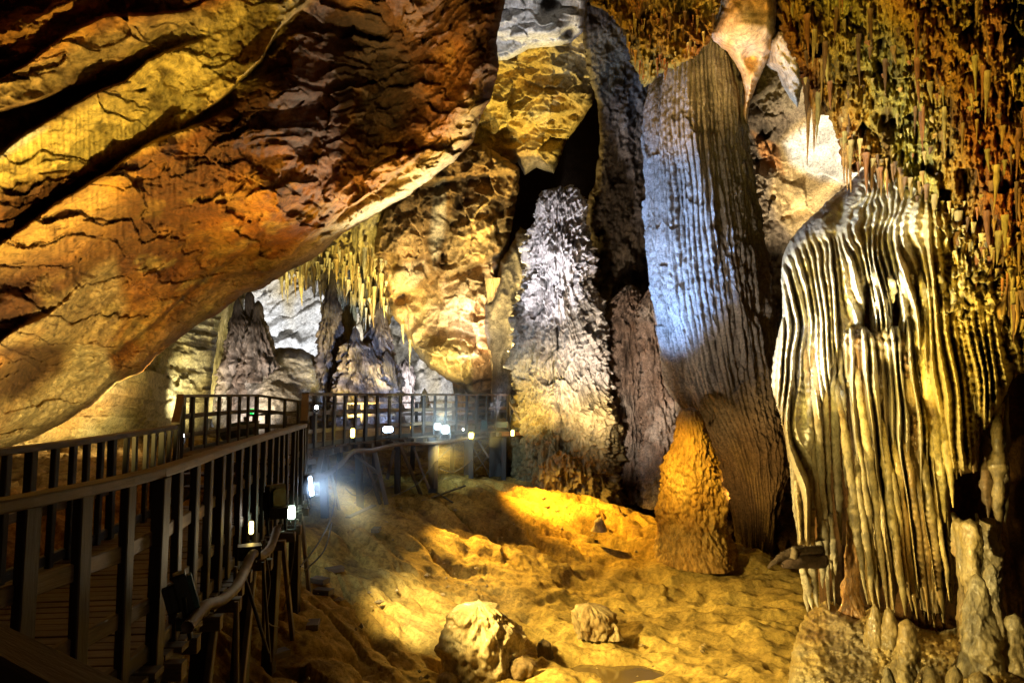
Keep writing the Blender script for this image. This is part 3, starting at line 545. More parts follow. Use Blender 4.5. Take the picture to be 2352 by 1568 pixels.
def org_col(W, th, Z, h):
    c = mix3(fbm(W, 1, 4, 2), (.30, .15, .035), (.48, .28, .07), (.58, .40, .13)); return c*(1-.7*sm(.05, -.2, h-.28*fbm(W, (.8, .8, .35), 3, 2)))[..., None]  # hollows between bumps carry painted occlusion shade
column('orange_stalagmite', [(938,1572,1600),(950,1566,1606),(990,1560,1618),(1040,1540,1632),(1080,1525,1645),(1130,1518,1655),(1180,1514,1662),(1215,1513,1668),(1240,1512,1676),(1290,1510,1690)], 15.6, org_disp, org_col, M_flow, seg=300, step=1.9,
       label='squat orange stalagmite at the foot of the fluted column', cat='stalagmite')
def purp_disp(W, th, Z, r): return .16*(.7-worley(th*5+fbm(W, 1, 2), Z*2.4, 4)[0])+.1*facet(th*4+fbm(W,1,3), Z*1.3, 2)+.7*shingle(W, th, Z, r, 2.6, .3)+.3*fbm(W, (.9, .9, .3), 3, 5)
def purp_col(W, th, Z, h): return mix3(fbm(W, 1.2, 4, 3), (.16, .10, .07), (.29, .21, .17), (.42, .36, .32))*(1-.6*sm(.1, -.1, h))[..., None]  # shade around the knobs put into the colour
column('knobbly_stalagmite', [(655,1440,1455),(680,1422,1466),(720,1412,1474),(800,1404,1482),(880,1410,1478),(930,1424,1470),(1000,1420,1480),(1150,1400,1500)], 21.5, purp_disp, purp_col, M_rough, seg=200,
       label='knobbly purplish brown stalagmite right of the tall shingled one', cat='stalagmite')
column('knobbly_stalagmite', [(648,1500,1506),(690,1484,1516),(740,1480,1520),(800,1486,1524),(900,1480,1540),(1020,1476,1560),(1160,1470,1580)], 20.6, purp_disp, purp_col, M_rough, seg=120,
       label='short dark knobbly stalagmite half hidden by the left edge of the fluted column', cat='stalagmite')
# the group standing in the far chamber
def ring_disp(W, th, Z, r): return 1.1*shingle(W*1.3, th, Z*1.3, r, 2.2, .24)*np.minimum(1, r*1.5)+.42*(.7-worley(th*3+W[..., 1]+fbm(W,.8,2), Z*1.5, 2)[0])*np.minimum(1, r*2)+.12*(.7-worley(th*8, Z*4, 6)[0])+.25*fbm(W, (1, 1, .5), 3, 5)*np.minimum(1,r*1.5)
def ring_col(W, th, Z, h): return mix3(fbm(W, 1.0, 4, 3), (.09, .06, .045), (.22, .165, .135), (.40, .34, .31))*(1-.7*sm(.30, .05, h))[..., None]  # low relief darkened in the colour as occlusion shade
def rg(prof, D, label, name='far_stalagmite', seg=110, disp=ring_disp, col=ring_col, mat=M_flow): return column(name, prof, D, disp, col, mat, seg=seg, capf=.07, label=label, cat='stalagmite', group='stalagmites in the far chamber')
rg([(616,757,766),(650,754,769),(688,750,771),(700,745,775),(740,747,774),(761,743,781),(820,742,784),(898,738,788),(1000,734,792)], 25, 'tallest thin stalagmite of the far chamber, reaching up to the stalactites')
rg([(691,866,876),(720,861,881),(755,857,886),(770,852,889),(800,850,890),(860,848,905),(930,842,908),(1000,840,910)], 25, 'pointed dark stalagmite, rightmost of the far chamber cluster')
rg([(751,810,822),(785,807,825),(795,796,838),(850,790,862),(900,784,880),(1000,780,900)], 24, 'blue lit shingled stalagmite with a pale finger tip in the far chamber cluster', seg=160)
rg([(788,845,852),(810,842,858),(860,836,868),(930,830,880)], 23.8, 'small pale finger stalagmite between the blue lit one and the dark pointed one')
rg([(810,783,791),(830,780,796),(880,779,806),(960,776,812)], 24.4, 'low stubby stalagmite left of the blue lit one')
rg([(806,884,892),(830,880,901),(880,882,908),(960,880,910)], 24.2, 'low dark stalagmite at the right foot of the far chamber cluster')
rg([(682,541,550),(720,539,556),(735,536,564),(790,534,575),(850,530,600),(950,520,620)], 24.5, 'left finger of the three stalagmites on the far outcrop')
rg([(668,567,580),(715,565,582),(730,560,588),(790,552,600),(860,545,620)], 24.8, 'tallest middle finger of the three stalagmites on the far outcrop')
rg([(691,586,600),(735,584,602),(750,578,608),(800,572,616),(880,560,640)], 24.3, 'right finger of the three stalagmites on the far outcrop')
rg([(822,930,934),(840,922,942),(870,920,946),(900,922,944),(940,920,946)], 34, 'small dark hazy stalagmite standing alone far behind the platform', seg=60)
rg([(892,973,977),(905,970,981),(925,968,984),(945,966,986)], 28, 'tiny golden stalagmite seen through the platform railing', seg=48, col=lambda W, th, Z, h: np.tile((.5, .34, .12), W.shape[:-1]+(1,)))
def yel_col(W, th, Z, h): return mix3(fbm(W, (1, 1, .3), 4, 3), (.20, .15, .06), (.42, .34, .15), (.56, .5, .32))*(1-.5*sm(.1, -.1, h))[..., None]  # hollows of the pillar shaded through its colour
def flow_disp(W, th, Z, r): return .2*(ridged(W, (1.4, 1.4, .2), 3)-.5)+.25*fbm(W, (.6, .6, .3), 3, 5)+.08*(.7-worley(th*7, Z*1.6, 3)[0])
tag(column('flowstone_pillar', [(640,520,556),(690,508,546),(760,500,544),(850,494,546),(960,488,552)], 25.5, flow_disp, yel_col, M_flow, seg=140, cap=False), 'yellow and white flowstone pillar at the left end of the far outcrop', 'rock pillar')
tag(column('flowstone_pillar', [(560,770,870),(640,776,862),(690,774,845),(720,776,815),(780,775,805),(860,768,800),(950,760,800)], 27, flow_disp, yel_col, M_flow, seg=180, cap=False), 'yellow ribbed flowstone pillar behind the tallest thin stalagmite', 'rock pillar')
tag(column('flowstone_pillar', [(840,1030,1080),(880,1038,1078),(940,1040,1072),(1000,1040,1072)], 26.5, flow_disp, lambda W, th, Z, h: mix3(fbm(W, (1, 1, .3), 4, 3), (.4, .2, .05), (.55, .3, .08), (.6, .4, .15)), M_flow, seg=90, cap=False), 'orange ribbed flowstone pillar under the pocketed wall', 'rock pillar')
tag(column('flowstone_pillar', [(640,1118,1150),(760,1120,1155),(860,1130,1150),(940,1126,1152),(1060,1120,1160)], 23.5, flow_disp, lambda W, th, Z, h: mix3(fbm(W, (1, 1, .3), 4, 3), (.25, .15, .08), (.42, .3, .15), (.5, .4, .25)), M_flow, seg=120, cap=False), 'narrow tan flowstone pillar right of the pocketed wall', 'rock pillar')
# outcrop
def oc_disp(W, px, py): return .5*fbm(W, .5, 4, 3)+.3*(ridged(W, .8, 4, 5)-.5)+.12*fbm(W, 2.5, 3, 2)
def oc_col(W, px, py, h):
    c = mix3(fbm(W, .9, 4, 3), (.16, .13, .12), (.30, .27, .25), (.44, .40, .36)); c = paint(c, region(px, py+8*fbm(W, .7, 3), [(600,870),(650,820),(700,800),(740,830),(745,960),(590,960)], 16), (.46, .39, .28), .8)
    return c*(1-.6*sm(.0, -.5, h))[..., None]  # outcrop crevices get occlusion shade in the colour
tag(sheet('rock_outcrop', [(486,960),(484,880),(505,840),(530,800),(560,770),(600,770),(615,800),(650,798),(690,800),(720,815),(738,840),(745,900),(742,1005),(500,1005)], [(484,880,25),(600,780,25.5),(740,840,25),(500,1000,23),(742,1000,23),(620,900,23)], oc_disp, oc_col, M_rough, R=26, T=1.8, ragged=6, rsc=.05, kind=None), 'grey boulder like outcrop carrying three finger stalagmites behind the exit sign', 'rock outcrop')

# ---- single stalactites big enough to point at
def stalactites(spec, label, group, col, mat, name='stalactite'):
    for k, (x, y0, y1, w, D) in enumerate(spec):
        m = MB(); n = 14; ys = np.linspace(y0, y1, n); dx = (rng.random()-.5)*w*.8
        pts = [P(x+dx*(i/(n-1))**2, ys[i], D) for i in range(n)]
        r = w/2/F*D; rad = [r*(1-(i/(n-1))**1.3)*(.85+.3*rng.random())+.004*D/10 for i in range(n)]
        m.tube(pts, rad, 12, col, sub=44, bump=.28)
        lb = label[k] if isinstance(label, list) else label
        tag(m.build(name, mat, smooth=True, color=True), lb, 'stalactite', group)
stalactites([(1857,180,378,13,10.4),(1871,190,350,12,10.3),(1944,330,438,9,9.5),(1952,345,452,9,9.5),(1937,320,425,8,9.6)],
  ['long brown stalactite hanging left before the white patch','crooked brown stalactite just right of the longest one','middle thin stalactite over the white tip of the drapery','rightmost thin stalactite over the white tip of the drapery','leftmost thin stalactite over the white tip of the drapery'], None, (.36, .19, .05), M_rough)
stalactites([(942,780,850,6,24),(925,745,790,8,24),(790,640,720,16,27),(845,600,700,18,26),(816,520,630,15,24),(735,640,700,9,28)],
  ['pale stalactite hanging alone left of the bright bulge','ragged dark stalactite cluster at the lip of the pocketed wall','yellow stalactite hanging behind the tallest far stalagmite','broad yellow stalactite above the blue lit far stalagmite','long brown stalactite under the edge of the great slab','thin yellow stalactite, leftmost over the far chamber'], None, (.42, .33, .13), M_flow)
# countless small stalactites on the popcorn ceiling
def field(name, poly, depth, n, lo, hi, wid, col, off=.12):
    poly = np.asarray(poly, float); x0, y0 = poly.min(0); x1, y1 = poly.max(0); m = MB(); c = 0
    xs = rng.uniform(x0, x1, n*4); ys = rng.uniform(y0, y1, n*4); d = sdf(xs, ys, poly); ok = np.where(d > 2)[0][:n]
    D = tps(depth, xs[ok], ys[ok])
    for i, q in enumerate(ok):
        L = lo+(hi-lo)*rng.random()**3; w = wid*(.5+.8*rng.random())*(.8+.5*L/hi); Dq = D[i]-off-.25*rng.random(); k = 7
        dx = (rng.random()-.5)*w; t = np.linspace(0, 1, k)
        pts = [P(xs[q]+dx*a*a, ys[q]+L*a, Dq) for a in t]; r = w/2/F*Dq
        cc = np.array(col[rng.integers(len(col))])*(.6+.7*rng.random())
        m.tube(pts, [r*(1-a**1.3*.95)*(.8+.45*rng.random()) for a in t], 6, cc)
    o = m.build(name, M_flow, smooth=True, color=True); o['kind'] = 'stuff'; o['label'] = 'countless small stalactites fringing the cave roof'; o['category'] = 'stalactites'
PC = [(.32, .18, .03), (.30, .22, .05), (.26, .10, .02), (.36, .25, .07), (.14, .07, .02)]
field('small_stalactites', [(1800,-60),(2480,-100),(2480,830),(2350,770),(2255,650),(2200,575),(2110,490),(2080,425),(1970,375),(1930,330),(1905,265),(1860,245),(1840,160)], pr_D, 300, 10, 120, 12, PC)
field('small_stalactites', [(1925,330),(1990,380),(2090,420),(2120,495),(2200,560),(2300,690),(2350,740),(2380,680),(2260,520),(2140,430),(2000,330),(1940,290)], pr_D, 190, 20, 130, 12, PC, .2)
field('small_stalactites', [(1380,-40),(1650,-40),(1640,70),(1560,150),(1480,190),(1450,120)], [(1340,-200,14),(1690,-200,13.5),(1640,60,15),(1480,190,16.5),(1350,10,15.5)], 160, 10, 50, 6, PC, .3)
field('chamber_stalactites', [(600,620),(760,560),(890,560),(890,730),(840,760),(800,680),(740,650),(640,640)], [(540,560,23),(760,450,21),(905,440,23),(600,660,28.8),(760,660,26.8),(860,760,25.8),(900,600,24)], 170, 12, 75, 9, [(.46, .36, .14), (.56, .48, .28), (.34, .22, .07)], .6)

# ================================================================== THE DRAPERY
drD = [(1990,383,10.0),(1905,458,9.4),(1836,524,9.1),(1796,640,8.9),(1790,760,8.8),(1772,880,8.6),(1815,1095,8.5),(1850,1410,8.3),(2100,450,8.5),(2200,560,8.0),(2100,700,8.1),(2352,780,7.6),(2500,800,7.3),(2352,1300,7.6),(2050,1400,8.4)]
dr = empty('drapery_formation', P(2050, 1500, 8.6))
tag(dr, 'huge draped flowstone curtain of hanging ribs, white on the left and yellow on the right', 'flowstone drapery')
def dr_lean(px, py): return px - (py-500)*.10
def dr_disp(W, px, py):
    u = dr_lean(px, py)/17. + 2.6*fbm(W, (1.0, 1.0, .34), 3, 3)+1.6*pn(px/70, py/400, 2)+.25*fbm(W, (4,4,1.2), 2, 3); f = 2*frac(u)-1; rib = np.sqrt(np.maximum(0, 1-f*f))
    g = sm(500, 680, py + (px-1900)*-.10 + 60*fbm(W, 1.2, 3, 55))
    f1, f2, c = worley(px/17+.6*fbm(W, 2, 2), py/14., 3)
    sm_ = region(px, py, [(1990,383),(1905,458),(1836,524),(1790,600),(1810,590),(1860,560),(1940,545),(1960,470)], 14)
    r2 = hsh(np.floor(u).astype(np.int32), np.zeros(u.shape, np.int32)+2, 5); rib = (1-np.abs(f))**1.15; kn = sm(2130, 2200, px)*sm(820, 700, py)
    return ((.08+.30*r2)*rib*g*(1-.75*kn)+.22*kn*facet(px/16+.8*fbm(W, 1.5, 3), py/24+.8*fbm(W, 1.5, 3, 5), 3)+.16*pn(px/38+fbm(W, .8, 2), py/160, 3) + .10*(rib-.5)*(1-g)*(1-sm_) + .05*(.7-f1)*(1-sm_)+.06*fbm(W, (6, 6, 3), 4) + .5*fbm(W, (.5, .5, .2), 3, 7)*(1-.6*sm_) + .05*(.7-f1)*g*sm(2150, 2200, px) + .08*(.7-f1)*sm(2190, 2240, px))
def flow_c(W, px, py):
    c = mix3(fbm(W, (1.5, 1.5, .4), 4, 13), (.40, .31, .17), (.58, .52, .38), (.70, .67, .58))
    c = paint(c, sm(2060, 2180, px+25*fbm(W, .9, 3)), (.54, .42, .12), .9)
    return paint(c, sm(1000, 1200, py), (.46, .35, .15), .7)
def dr_col(W, px, py, h):
    c = flow_c(W, px, py)
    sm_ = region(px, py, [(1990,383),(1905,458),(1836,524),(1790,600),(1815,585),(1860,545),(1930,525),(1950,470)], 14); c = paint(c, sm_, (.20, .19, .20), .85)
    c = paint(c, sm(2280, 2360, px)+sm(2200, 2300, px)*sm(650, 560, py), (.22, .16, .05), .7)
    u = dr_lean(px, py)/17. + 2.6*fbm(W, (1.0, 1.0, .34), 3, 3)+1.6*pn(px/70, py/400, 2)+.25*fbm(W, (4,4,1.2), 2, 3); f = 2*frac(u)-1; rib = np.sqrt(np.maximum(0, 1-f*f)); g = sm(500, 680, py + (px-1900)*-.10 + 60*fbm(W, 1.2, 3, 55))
    return c*(1-(g*sm(.75, .1, rib))[..., None]*np.array([.52, .66, .82]))  # brown grooves between ribs, deepened in the colour as crevice shade
dpoly = [(1992,380),(1951,419),(1905,458),(1867,494),(1836,524),(1813,553),(1800,580),(1794,630),(1796,681),(1798,727),(1788,760),(1776,820),(1772,860),(1775,905),(1792,954),(1805,1018),(1816,1095),(1826,1177),(1834,1250),(1870,1255),(1876,1110),(1900,930),(1932,800),(1948,800),(1960,860),(1972,800),(1985,790),(1990,660),(1996,655),(1999,800),(2006,870),(2014,780),(2030,770),(2048,800),(2053,690),(2058,670),(2063,700),(2068,800),(2076,840),(2086,740),(2100,800),(2130,900),(2160,1000),(2182,1085),(2246,1082),(2250,960),(2262,990),(2300,930),(2330,860),(2380,850),(2560,900),(2560,640),(2352,660),(2260,560),(2180,480),(2100,380)]
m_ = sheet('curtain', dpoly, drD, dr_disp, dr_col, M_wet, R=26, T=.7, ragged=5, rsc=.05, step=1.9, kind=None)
m_.parent = dr; m_.matrix_parent_inverse = Matrix.Translation(-Vector(dr.location))
def lc_disp(W, px, py):
    u = (px-(py-760)*.112)/16. + 2.3*fbm(W, (1.1, 1.1, .4), 3, 23)+.3*fbm(W, (4, 4, 1.2), 2, 3); f = 2*frac(u)-1; rib = np.sqrt(np.maximum(0, 1-f*f)); r2 = hsh(np.floor(u).astype(np.int32), np.zeros(u.shape, np.int32)+5, 5)
    nod = np.maximum(blob(px, py, 2045, 775, 60, 40, 1)+blob(px, py, 1965, 775, 40, 35, 1), blob(px, py, 2108, 985, 28, 60, 1)+blob(px, py, 2085, 840, 22, 40, 1)+blob(px, py, 2010, 900, 18, 45, .8))
    rib = (1-np.abs(f))**1.1
    return (.05+.40*r2)*rib + .25*nod + .10*nod*(.7-worley(px/15., py/17., 3)[0])*2 + .10*fbm(W, (2, 2, 1.2), 4, 6)
def lc2_col(W, px, py, h):
    c = flow_c(W, px, py); c = paint(c, sm(1000, 1250, py), (.46, .33, .10), .8)
    u = (px-(py-760)*.112)/16. + 2.3*fbm(W, (1.1, 1.1, .4), 3, 23)+.3*fbm(W, (4, 4, 1.2), 2, 3); f = 2*frac(u)-1; rib = np.sqrt(np.maximum(0, 1-f*f)); r2 = hsh(np.floor(u).astype(np.int32), np.zeros(u.shape, np.int32)+5, 5)
    return c*np.where(np.maximum(sm(.75, .2, rib), sm(.25, .08, r2))[..., None] > 0, 1, 1)*(1-np.maximum(sm(.75, .2, rib), sm(.25, .08, r2))[..., None]*np.array([.66, .78, .90]))  # grooves and faint ribs darkened in the colour as crevice shade
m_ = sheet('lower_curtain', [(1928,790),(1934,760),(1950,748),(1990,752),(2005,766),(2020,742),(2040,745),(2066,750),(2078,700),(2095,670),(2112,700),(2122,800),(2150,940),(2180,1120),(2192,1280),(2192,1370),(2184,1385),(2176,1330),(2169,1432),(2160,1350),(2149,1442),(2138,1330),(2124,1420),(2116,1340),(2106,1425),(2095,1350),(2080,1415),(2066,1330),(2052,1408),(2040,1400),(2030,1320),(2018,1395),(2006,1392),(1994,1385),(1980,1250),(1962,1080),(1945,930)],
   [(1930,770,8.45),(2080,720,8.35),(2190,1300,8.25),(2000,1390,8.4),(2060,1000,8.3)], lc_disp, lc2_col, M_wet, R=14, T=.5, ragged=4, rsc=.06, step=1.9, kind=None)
m_.parent = dr; m_.matrix_parent_inverse = Matrix.Translation(-Vector(dr.location))
def fo_disp(W, px, py): return .12*fbm(W, (1.5, 1.5, .5), 4, 3)+.10*np.sin(px/9.+1.5*fbm(W, (.8, .8, .4), 2))+.03*fbm(W, 9, 3)
def fo_col(W, px, py, h): return mix3(fbm(W, (1.2, 1.2, 3.5), 4, 3), (.14, .06, .02), (.34, .19, .06), (.50, .32, .10))
for pl, dd in (([(2160,600),(2248,620),(2251,800),(2250,1000),(2247,1082),(2190,1090),(2182,1000),(2170,800)], 8.05), ([(2250,640),(2330,640),(2325,840),(2302,905),(2284,940),(2268,985),(2257,940),(2254,800)], 7.9), ([(2300,640),(2420,640),(2420,860),(2360,830),(2330,870),(2312,830)], 7.7), ([(2285,930),(2312,920),(2308,1120),(2300,1240),(2288,1180),(2280,1050)], 8.1)):
    m_ = sheet('curtain_fold', pl, [(pl[0][0], pl[0][1], dd+.2), (pl[1][0], pl[1][1], dd), (pl[3][0], pl[3][1], dd), (pl[-1][0], pl[-1][1], dd+.15)], fo_disp, fo_col, M_wet, R=10, T=.35, ragged=4, rsc=.06, kind=None)
    m_.parent = dr; m_.matrix_parent_inverse = Matrix.Translation(-Vector(dr.location))
# dark recess behind the ribs
def rec_disp(W, px, py): return .35*fbm(W, (.8, .8, .2), 4, 3)+.15*(ridged(W, (2, 2, .3), 3, 4)-.5)
def rec_col(W, px, py, h): return mix3(fbm(W, (1.5, 1.5, .4), 4, 3), (.04, .02, .006), (.12, .055, .015), (.24, .12, .035))
sheet('drapery_recess', [(1860,700),(2600,600),(2600,1650),(1880,1650),(1885,1400),(1870,1200)], [(1860,700,9.6),(2600,600,8.6),(2600,1650,8.6),(1880,1650,9.4),(2100,1200,9.7)], rec_disp, rec_col, M_rough, R=20, T=.5, ragged=4)
ribs = []
def rib(x0, y0, x1, y1, w, D, col=None, fl=.7, bow=0.0, wob=1.0, top=.55):
    m = MB(); n = 11; t = np.linspace(0, 1, n); pts = []; rad = []
    for a in t:
        pts.append(P(x0+(x1-x0)*a**1.0 + bow*math.sin(a*math.pi)+wob*1.6*math.sin(a*9+x0)+wob*1.4*math.sin(a*23+x0*2), y0+(y1-y0)*a, D+.45*max(0, 1-a*4)**1.5+.05*math.sin(a*5+x0)))
        rad.append(w/2/F*D*(top+(1-top)*min(1, a*3))*(1 if a < .75 else max(.12, 1-((a-.75)/.25)**1.5*.9))*(.78+.5*rng.random()))
    if rng.random() < .3:
        k_ = int(rng.integers(3, 7)); rad[k_] *= 1.5
    c = np.array(col if col is not None else (.50, .42, .24))*(.65+.6*rng.random())
    m.tube(pts, rad, 14, None, flat=fl, bump=.5, sub=int(max(20, (y1-y0)/4)))
    V = np.concatenate(m.V); q = fbm(V, (3, 3, .8), 3, 8)
    C = c*(1+.5*q)[:, None]; C = C*(1-.45*sm(.0, .3, fbm(V, (1.5, 1.5, 5), 3, 1)))[:, None]; C = paint(C, sm(.0, .35, fbm(V, (2, 2, .7), 3, 21)), (.30, .15, .03), .55)
    m.C = [C]
    return m.build('rib', M_wet, dr, smooth=True, color=True)
# ribs in front, each leaning to the right as it goes down
spec = []
for k, (x1, y1, w) in enumerate([(1992,1388,17),(2007,1392,14),(2021,1396,10),(2040,1398,17),(2055,1406,9),(2078,1412,20),(2094,1404,10),(2107,1420,16),(2122,1395,9),(2135,1425,12),(2148,1440,11),(2168,1430,18),(2182,1380,9)]):
    y0 = 800+230*rng.random(); x0 = x1-(y1-y0)*(.115+.02*rng.random())-(0 if k < 6 else 2); spec.append((x0, y0, x1, y1, w, 8.02+.12*rng.random()))
for k in range(0):
    x1 = 1975+k*30+16*rng.random(); y1 = 950+350*rng.random(); y0 = 700+90*rng.random(); x0 = x1-(y1-y0)*(.11+.03*rng.random()); spec.append((x0, y0, x1, y1, 5+6*rng.random(), 8.5+.3*rng.random()))
for x0, y0, x1, y1, w, D in spec: rib(x0, y0, x1, y1, w, D, (.48, .38, .18) if x1 < 2060 else (.46, .35, .12))
# the thick composite pillar on the left of the gap and the strands hanging before it
for x0, y0, x1, y1, w, D in [(1806,700,1848,1258,13,8.5),(1822,690,1862,1262,10,8.45),(1800,860,1836,1250,12,8.45),(1842,720,1892,1330,14,8.35),(1862,700,1905,1400,16,8.35),(1884,690,1916,1390,15,8.35),(1902,680,1932,1250,17,8.4),(1924,690,1944,1120,14,8.45),(1845,1300,1866,1400,10,8.2),(1858,1260,1878,1395,12,8.2),(1838,1270,1856,1405,11,8.25),(1890,1180,1902,1330,13,8.1),(1905,1160,1920,1320,12,8.15),(1880,1200,1890,1350,11,8.15)]:
    rib(x0, y0, x1, y1, w, D, (.50, .43, .28), wob=.6)
# broad yellow curtain folds on the right
for x0, y0, x1, y1, w, D, c in [(2102,620,2172,1200,26,8.0,(.56,.45,.16)),(2124,600,2190,1165,20,7.95,(.58,.44,.12)),(2140,590,2198,1100,16,7.9,(.58,.40,.10)),(2085,590,2140,1060,15,8.1,(.55,.46,.22)),(2180,600,2215,1080,22,7.9,(.36,.22,.07)),(2160,620,2206,1092,24,7.95,(.42,.27,.08)),(2205,640,2236,1086,24,7.9,(.30,.18,.06)),
    (2188,640,2222,940,12,7.75,(.5,.4,.14)),(2205,650,2240,948,11,7.7,(.52,.44,.18)),(2222,660,2246,938,12,7.7,(.5,.44,.2)),(2250,700,2262,980,16,7.7,(.34,.22,.08)),(2272,720,2276,940,18,7.7,(.36,.24,.09)),(2290,720,2302,905,16,7.6,(.4,.3,.1)),(2310,720,2318,880,13,7.6,(.46,.37,.12)),(2330,720,2330,850,14,7.5,(.42,.34,.12)),
    (2192,1180,2200,1290,18,7.8,(.46,.38,.18)),(2243,1180,2246,1300,11,7.8,(.42,.34,.16)),(2290,900,2294,1240,22,7.8,(.24,.18,.08)),(2312,900,2308,1200,14,7.9,(.2,.15,.07)),(2262,980,2270,1190,20,8.1,(.16,.11,.05))]:
    rib(x0, y0, x1, y1, w, D, c, fl=.85, wob=.5)
for k in range(13):
    x0 = 2000+22*k+9*rng.random(); y0 = 590+60*rng.random()+max(0, x0-2120)*.35; L = 60+130*rng.random(); rib(x0, y0, x0+L*.1, y0+L, 9+7*rng.random(), 8.15-.0022*(x0-2000), (.56, .5, .34) if x0 < 2110 else (.52, .43, .18))
# small pillars inside the curtain
def bead_disp(W, th, Z, r): return .06*(.7-worley(th*3, Z*5, 4)[0])+.05*fbm(W, (2, 2, 1), 3)+.03*ridged(W, (5, 5, 1), 2)
def wet_col(W, th, Z, h): return mix3(fbm(W, (1.5, 1.5, .7), 4, 3), (.30, .19, .06), (.46, .34, .13), (.58, .50, .3))*(1-.6*sm(.04, -.03, h))[..., None]  # dents darkened in the colour like occlusion
for prof, D, lab in [([(675,2080,2090),(720,2072,2098),(790,2064,2108),(850,2066,2112),(1000,2078,2120),(1150,2095,2135),(1400,2120,2160)], 8.2, 'beaded')]:
    column('inner_pillar', prof, D, bead_disp, wet_col, M_wet, seg=90, parent=dr)
# ---- the mound and stalagmites at the drapery's foot
def md_disp(W, px, py):
    f1, f2, c = worley(px/19+.7*fbm(W, 2, 2), py/15., 3); g1, _, _ = worley(px/8., py/7., 7)
    return .09*(.7-f1)+.035*(.7-g1)+.45*fbm(W, (1.2, 1.2, .5), 4, 3)+.12*(ridged(W, (2.2, 2.2, .5), 3, 5)-.5)
def md_col(W, px, py, h):
    c = mix3(fbm(W, 1.6, 4, 3), (.24, .14, .03), (.50, .36, .12), (.64, .56, .34)); c = paint(c, region(px, py+15*fbm(W, 1, 3), [(1895,1400),(1960,1400),(2000,1450),(2010,1600),(1900,1600)], 16), (.16, .12, .07), .7)
    return c*(1-.6*sm(.0, -.25, h))[..., None]  # shade in the mound's hollows painted into its colour
tag(sheet('flowstone_mound', [(1790,1760),(1806,1600),(1814,1530),(1820,1495),(1832,1450),(1850,1412),(1872,1395),(1895,1375),(1930,1392),(1965,1410),(1990,1400),(2010,1385),(2040,1398),(2060,1430),(2100,1440),(2150,1450),(2200,1440),(2270,1470),(2352,1450),(2600,1480),(2600,1760)], [(1820,1500,7.9),(1806,1600,7.2),(1790,1760,6.2),(2050,1410,8.3),(2352,1460,7.6),(2600,1480,7.6),(2200,1600,6.6),(2600,1760,5.2),(2100,1760,5.8)], md_disp, md_col, M_wet, R=26, T=.7, ragged=9, rsc=.05, step=2.0, kind=None), 'wet knobbly flowstone mound under the hanging drapery', 'flowstone mound')
def sg(prof, D, label, seg=110, c=None): return column('wet_stalagmite', prof, D, lambda W, th, Z, r: .30*fbm(W, (2.2, 2.2, 1.2), 5)+.10*(ridged(W, (4, 4, 2.4), 3)-.5)+.05*fbm(W, 11, 3), c or wet_col, M_wet, seg=seg, label=label, cat='stalagmite', group='stalagmites under the drapery')
sg([(1424,2078,2090),(1436,2073,2098),(1470,2070,2102),(1500,2060,2112),(1530,2048,2128),(1600,2030,2150)], 6.9, 'smooth tan stalagmite standing alone in front of the drapery ribs')
sg([(1317,2236,2248),(1330,2228,2256),(1370,2222,2266),(1420,2218,2272),(1480,2214,2280),(1620,2205,2290)], 6.9, 'tall pointed tan stalagmite at the lower right of the drapery')
sg([(1292,2270,2284),(1310,2262,2294),(1360,2260,2302),(1420,2258,2312),(1620,2250,2322)], 7.3, 'dark knobbly stalagmite just behind the tall pointed one')
sg([(1191,2192,2212),(1200,2190,2218),(1290,2196,2222),(1380,2202,2228),(1480,2204,2240)], 7.75, 'left of the two blunt yellow pillars below the curtain fold')
sg([(1193,2218,2238),(1205,2212,2248),(1290,2214,2250),(1380,2216,2252),(1500,2210,2260)], 7.6, 'right of the two blunt yellow pillars below the curtain fold')
sg([(1190,2252,2290),(1215,2250,2292),(1300,2252,2296),(1480,2250,2300)], 8.1, 'dark broad stump behind the blunt yellow pillars')
sg([(1412,2322,2340),(1430,2315,2352),(1500,2312,2366),(1620,2305,2385)], 6.8, 'dark rounded stalagmite by the right edge')
sg([(1530,2030,2044),(1545,2024,2052),(1580,2018,2062),(1640,2010,2072)], 6.2, 'small dark knob left of the lone tan stalagmite')
sg([(1388,2004,2016),(1410,1998,2024),(1460,1990,2030),(1530,1984,2040)], 7.7, 'knobby stump right under the longest left rib')
sg([(1395,2034,2048),(1425,2028,2056),(1480,2024,2062),(1540,2016,2072)], 7.6, 'second knobby stump from the left under the ribs')
sg([(1530,2120,2140),(1545,2114,2150),(1640,2104,2162)], 6.3, 'low rounded stump right of the lone tan stalagmite')
sg([(1528,2185,2200),(1545,2178,2208),(1640,2170,2220)], 6.2, 'low stump at the bottom edge under the tall pointed stalagmite')
sg([(1545,2240,2262),(1560,2232,2272),(1640,2225,2285)], 6.1, 'rightmost low stump at the bottom edge')
sg([(1190,1948,1958),(1215,1944,1964),(1280,1938,1972),(1330,1936,1976),(1420,1930,1980)], 8.5, 'orange brown pillar stump in the shade behind the thick left rib', c=lambda W, th, Z, h: mix3(fbm(W, (1.5, 1.5, .7), 4, 3), (.2, .09, .03), (.34, .17, .05), (.4, .25, .1)))
# driftwood
m = MB(); m.tube([P(1764,1304,7.7),P(1778,1290,7.7),P(1800,1276,7.75),P(1830,1268,7.8),P(1884,1262,7.95)], [.01,.03,.045,.06,.055], 10, (.09,.06,.035), bump=.5, sub=30)
m.tube([P(1796,1298,7.7),P(1830,1290,7.75),P(1890,1288,7.95)], [.03,.075,.08], 10, (.08,.05,.03), bump=.3, sub=20)
m.tube([P(1820,1286,7.75),P(1824,1270,7.72),P(1822,1256,7.7)], [.05,.045,.025], 8, (.16,.12,.07), bump=.3, sub=10)
tag(m.build('driftwood_log', M_rough, smooth=True, color=True), 'dark broken log wedged against the left ribs of the drapery', 'log')

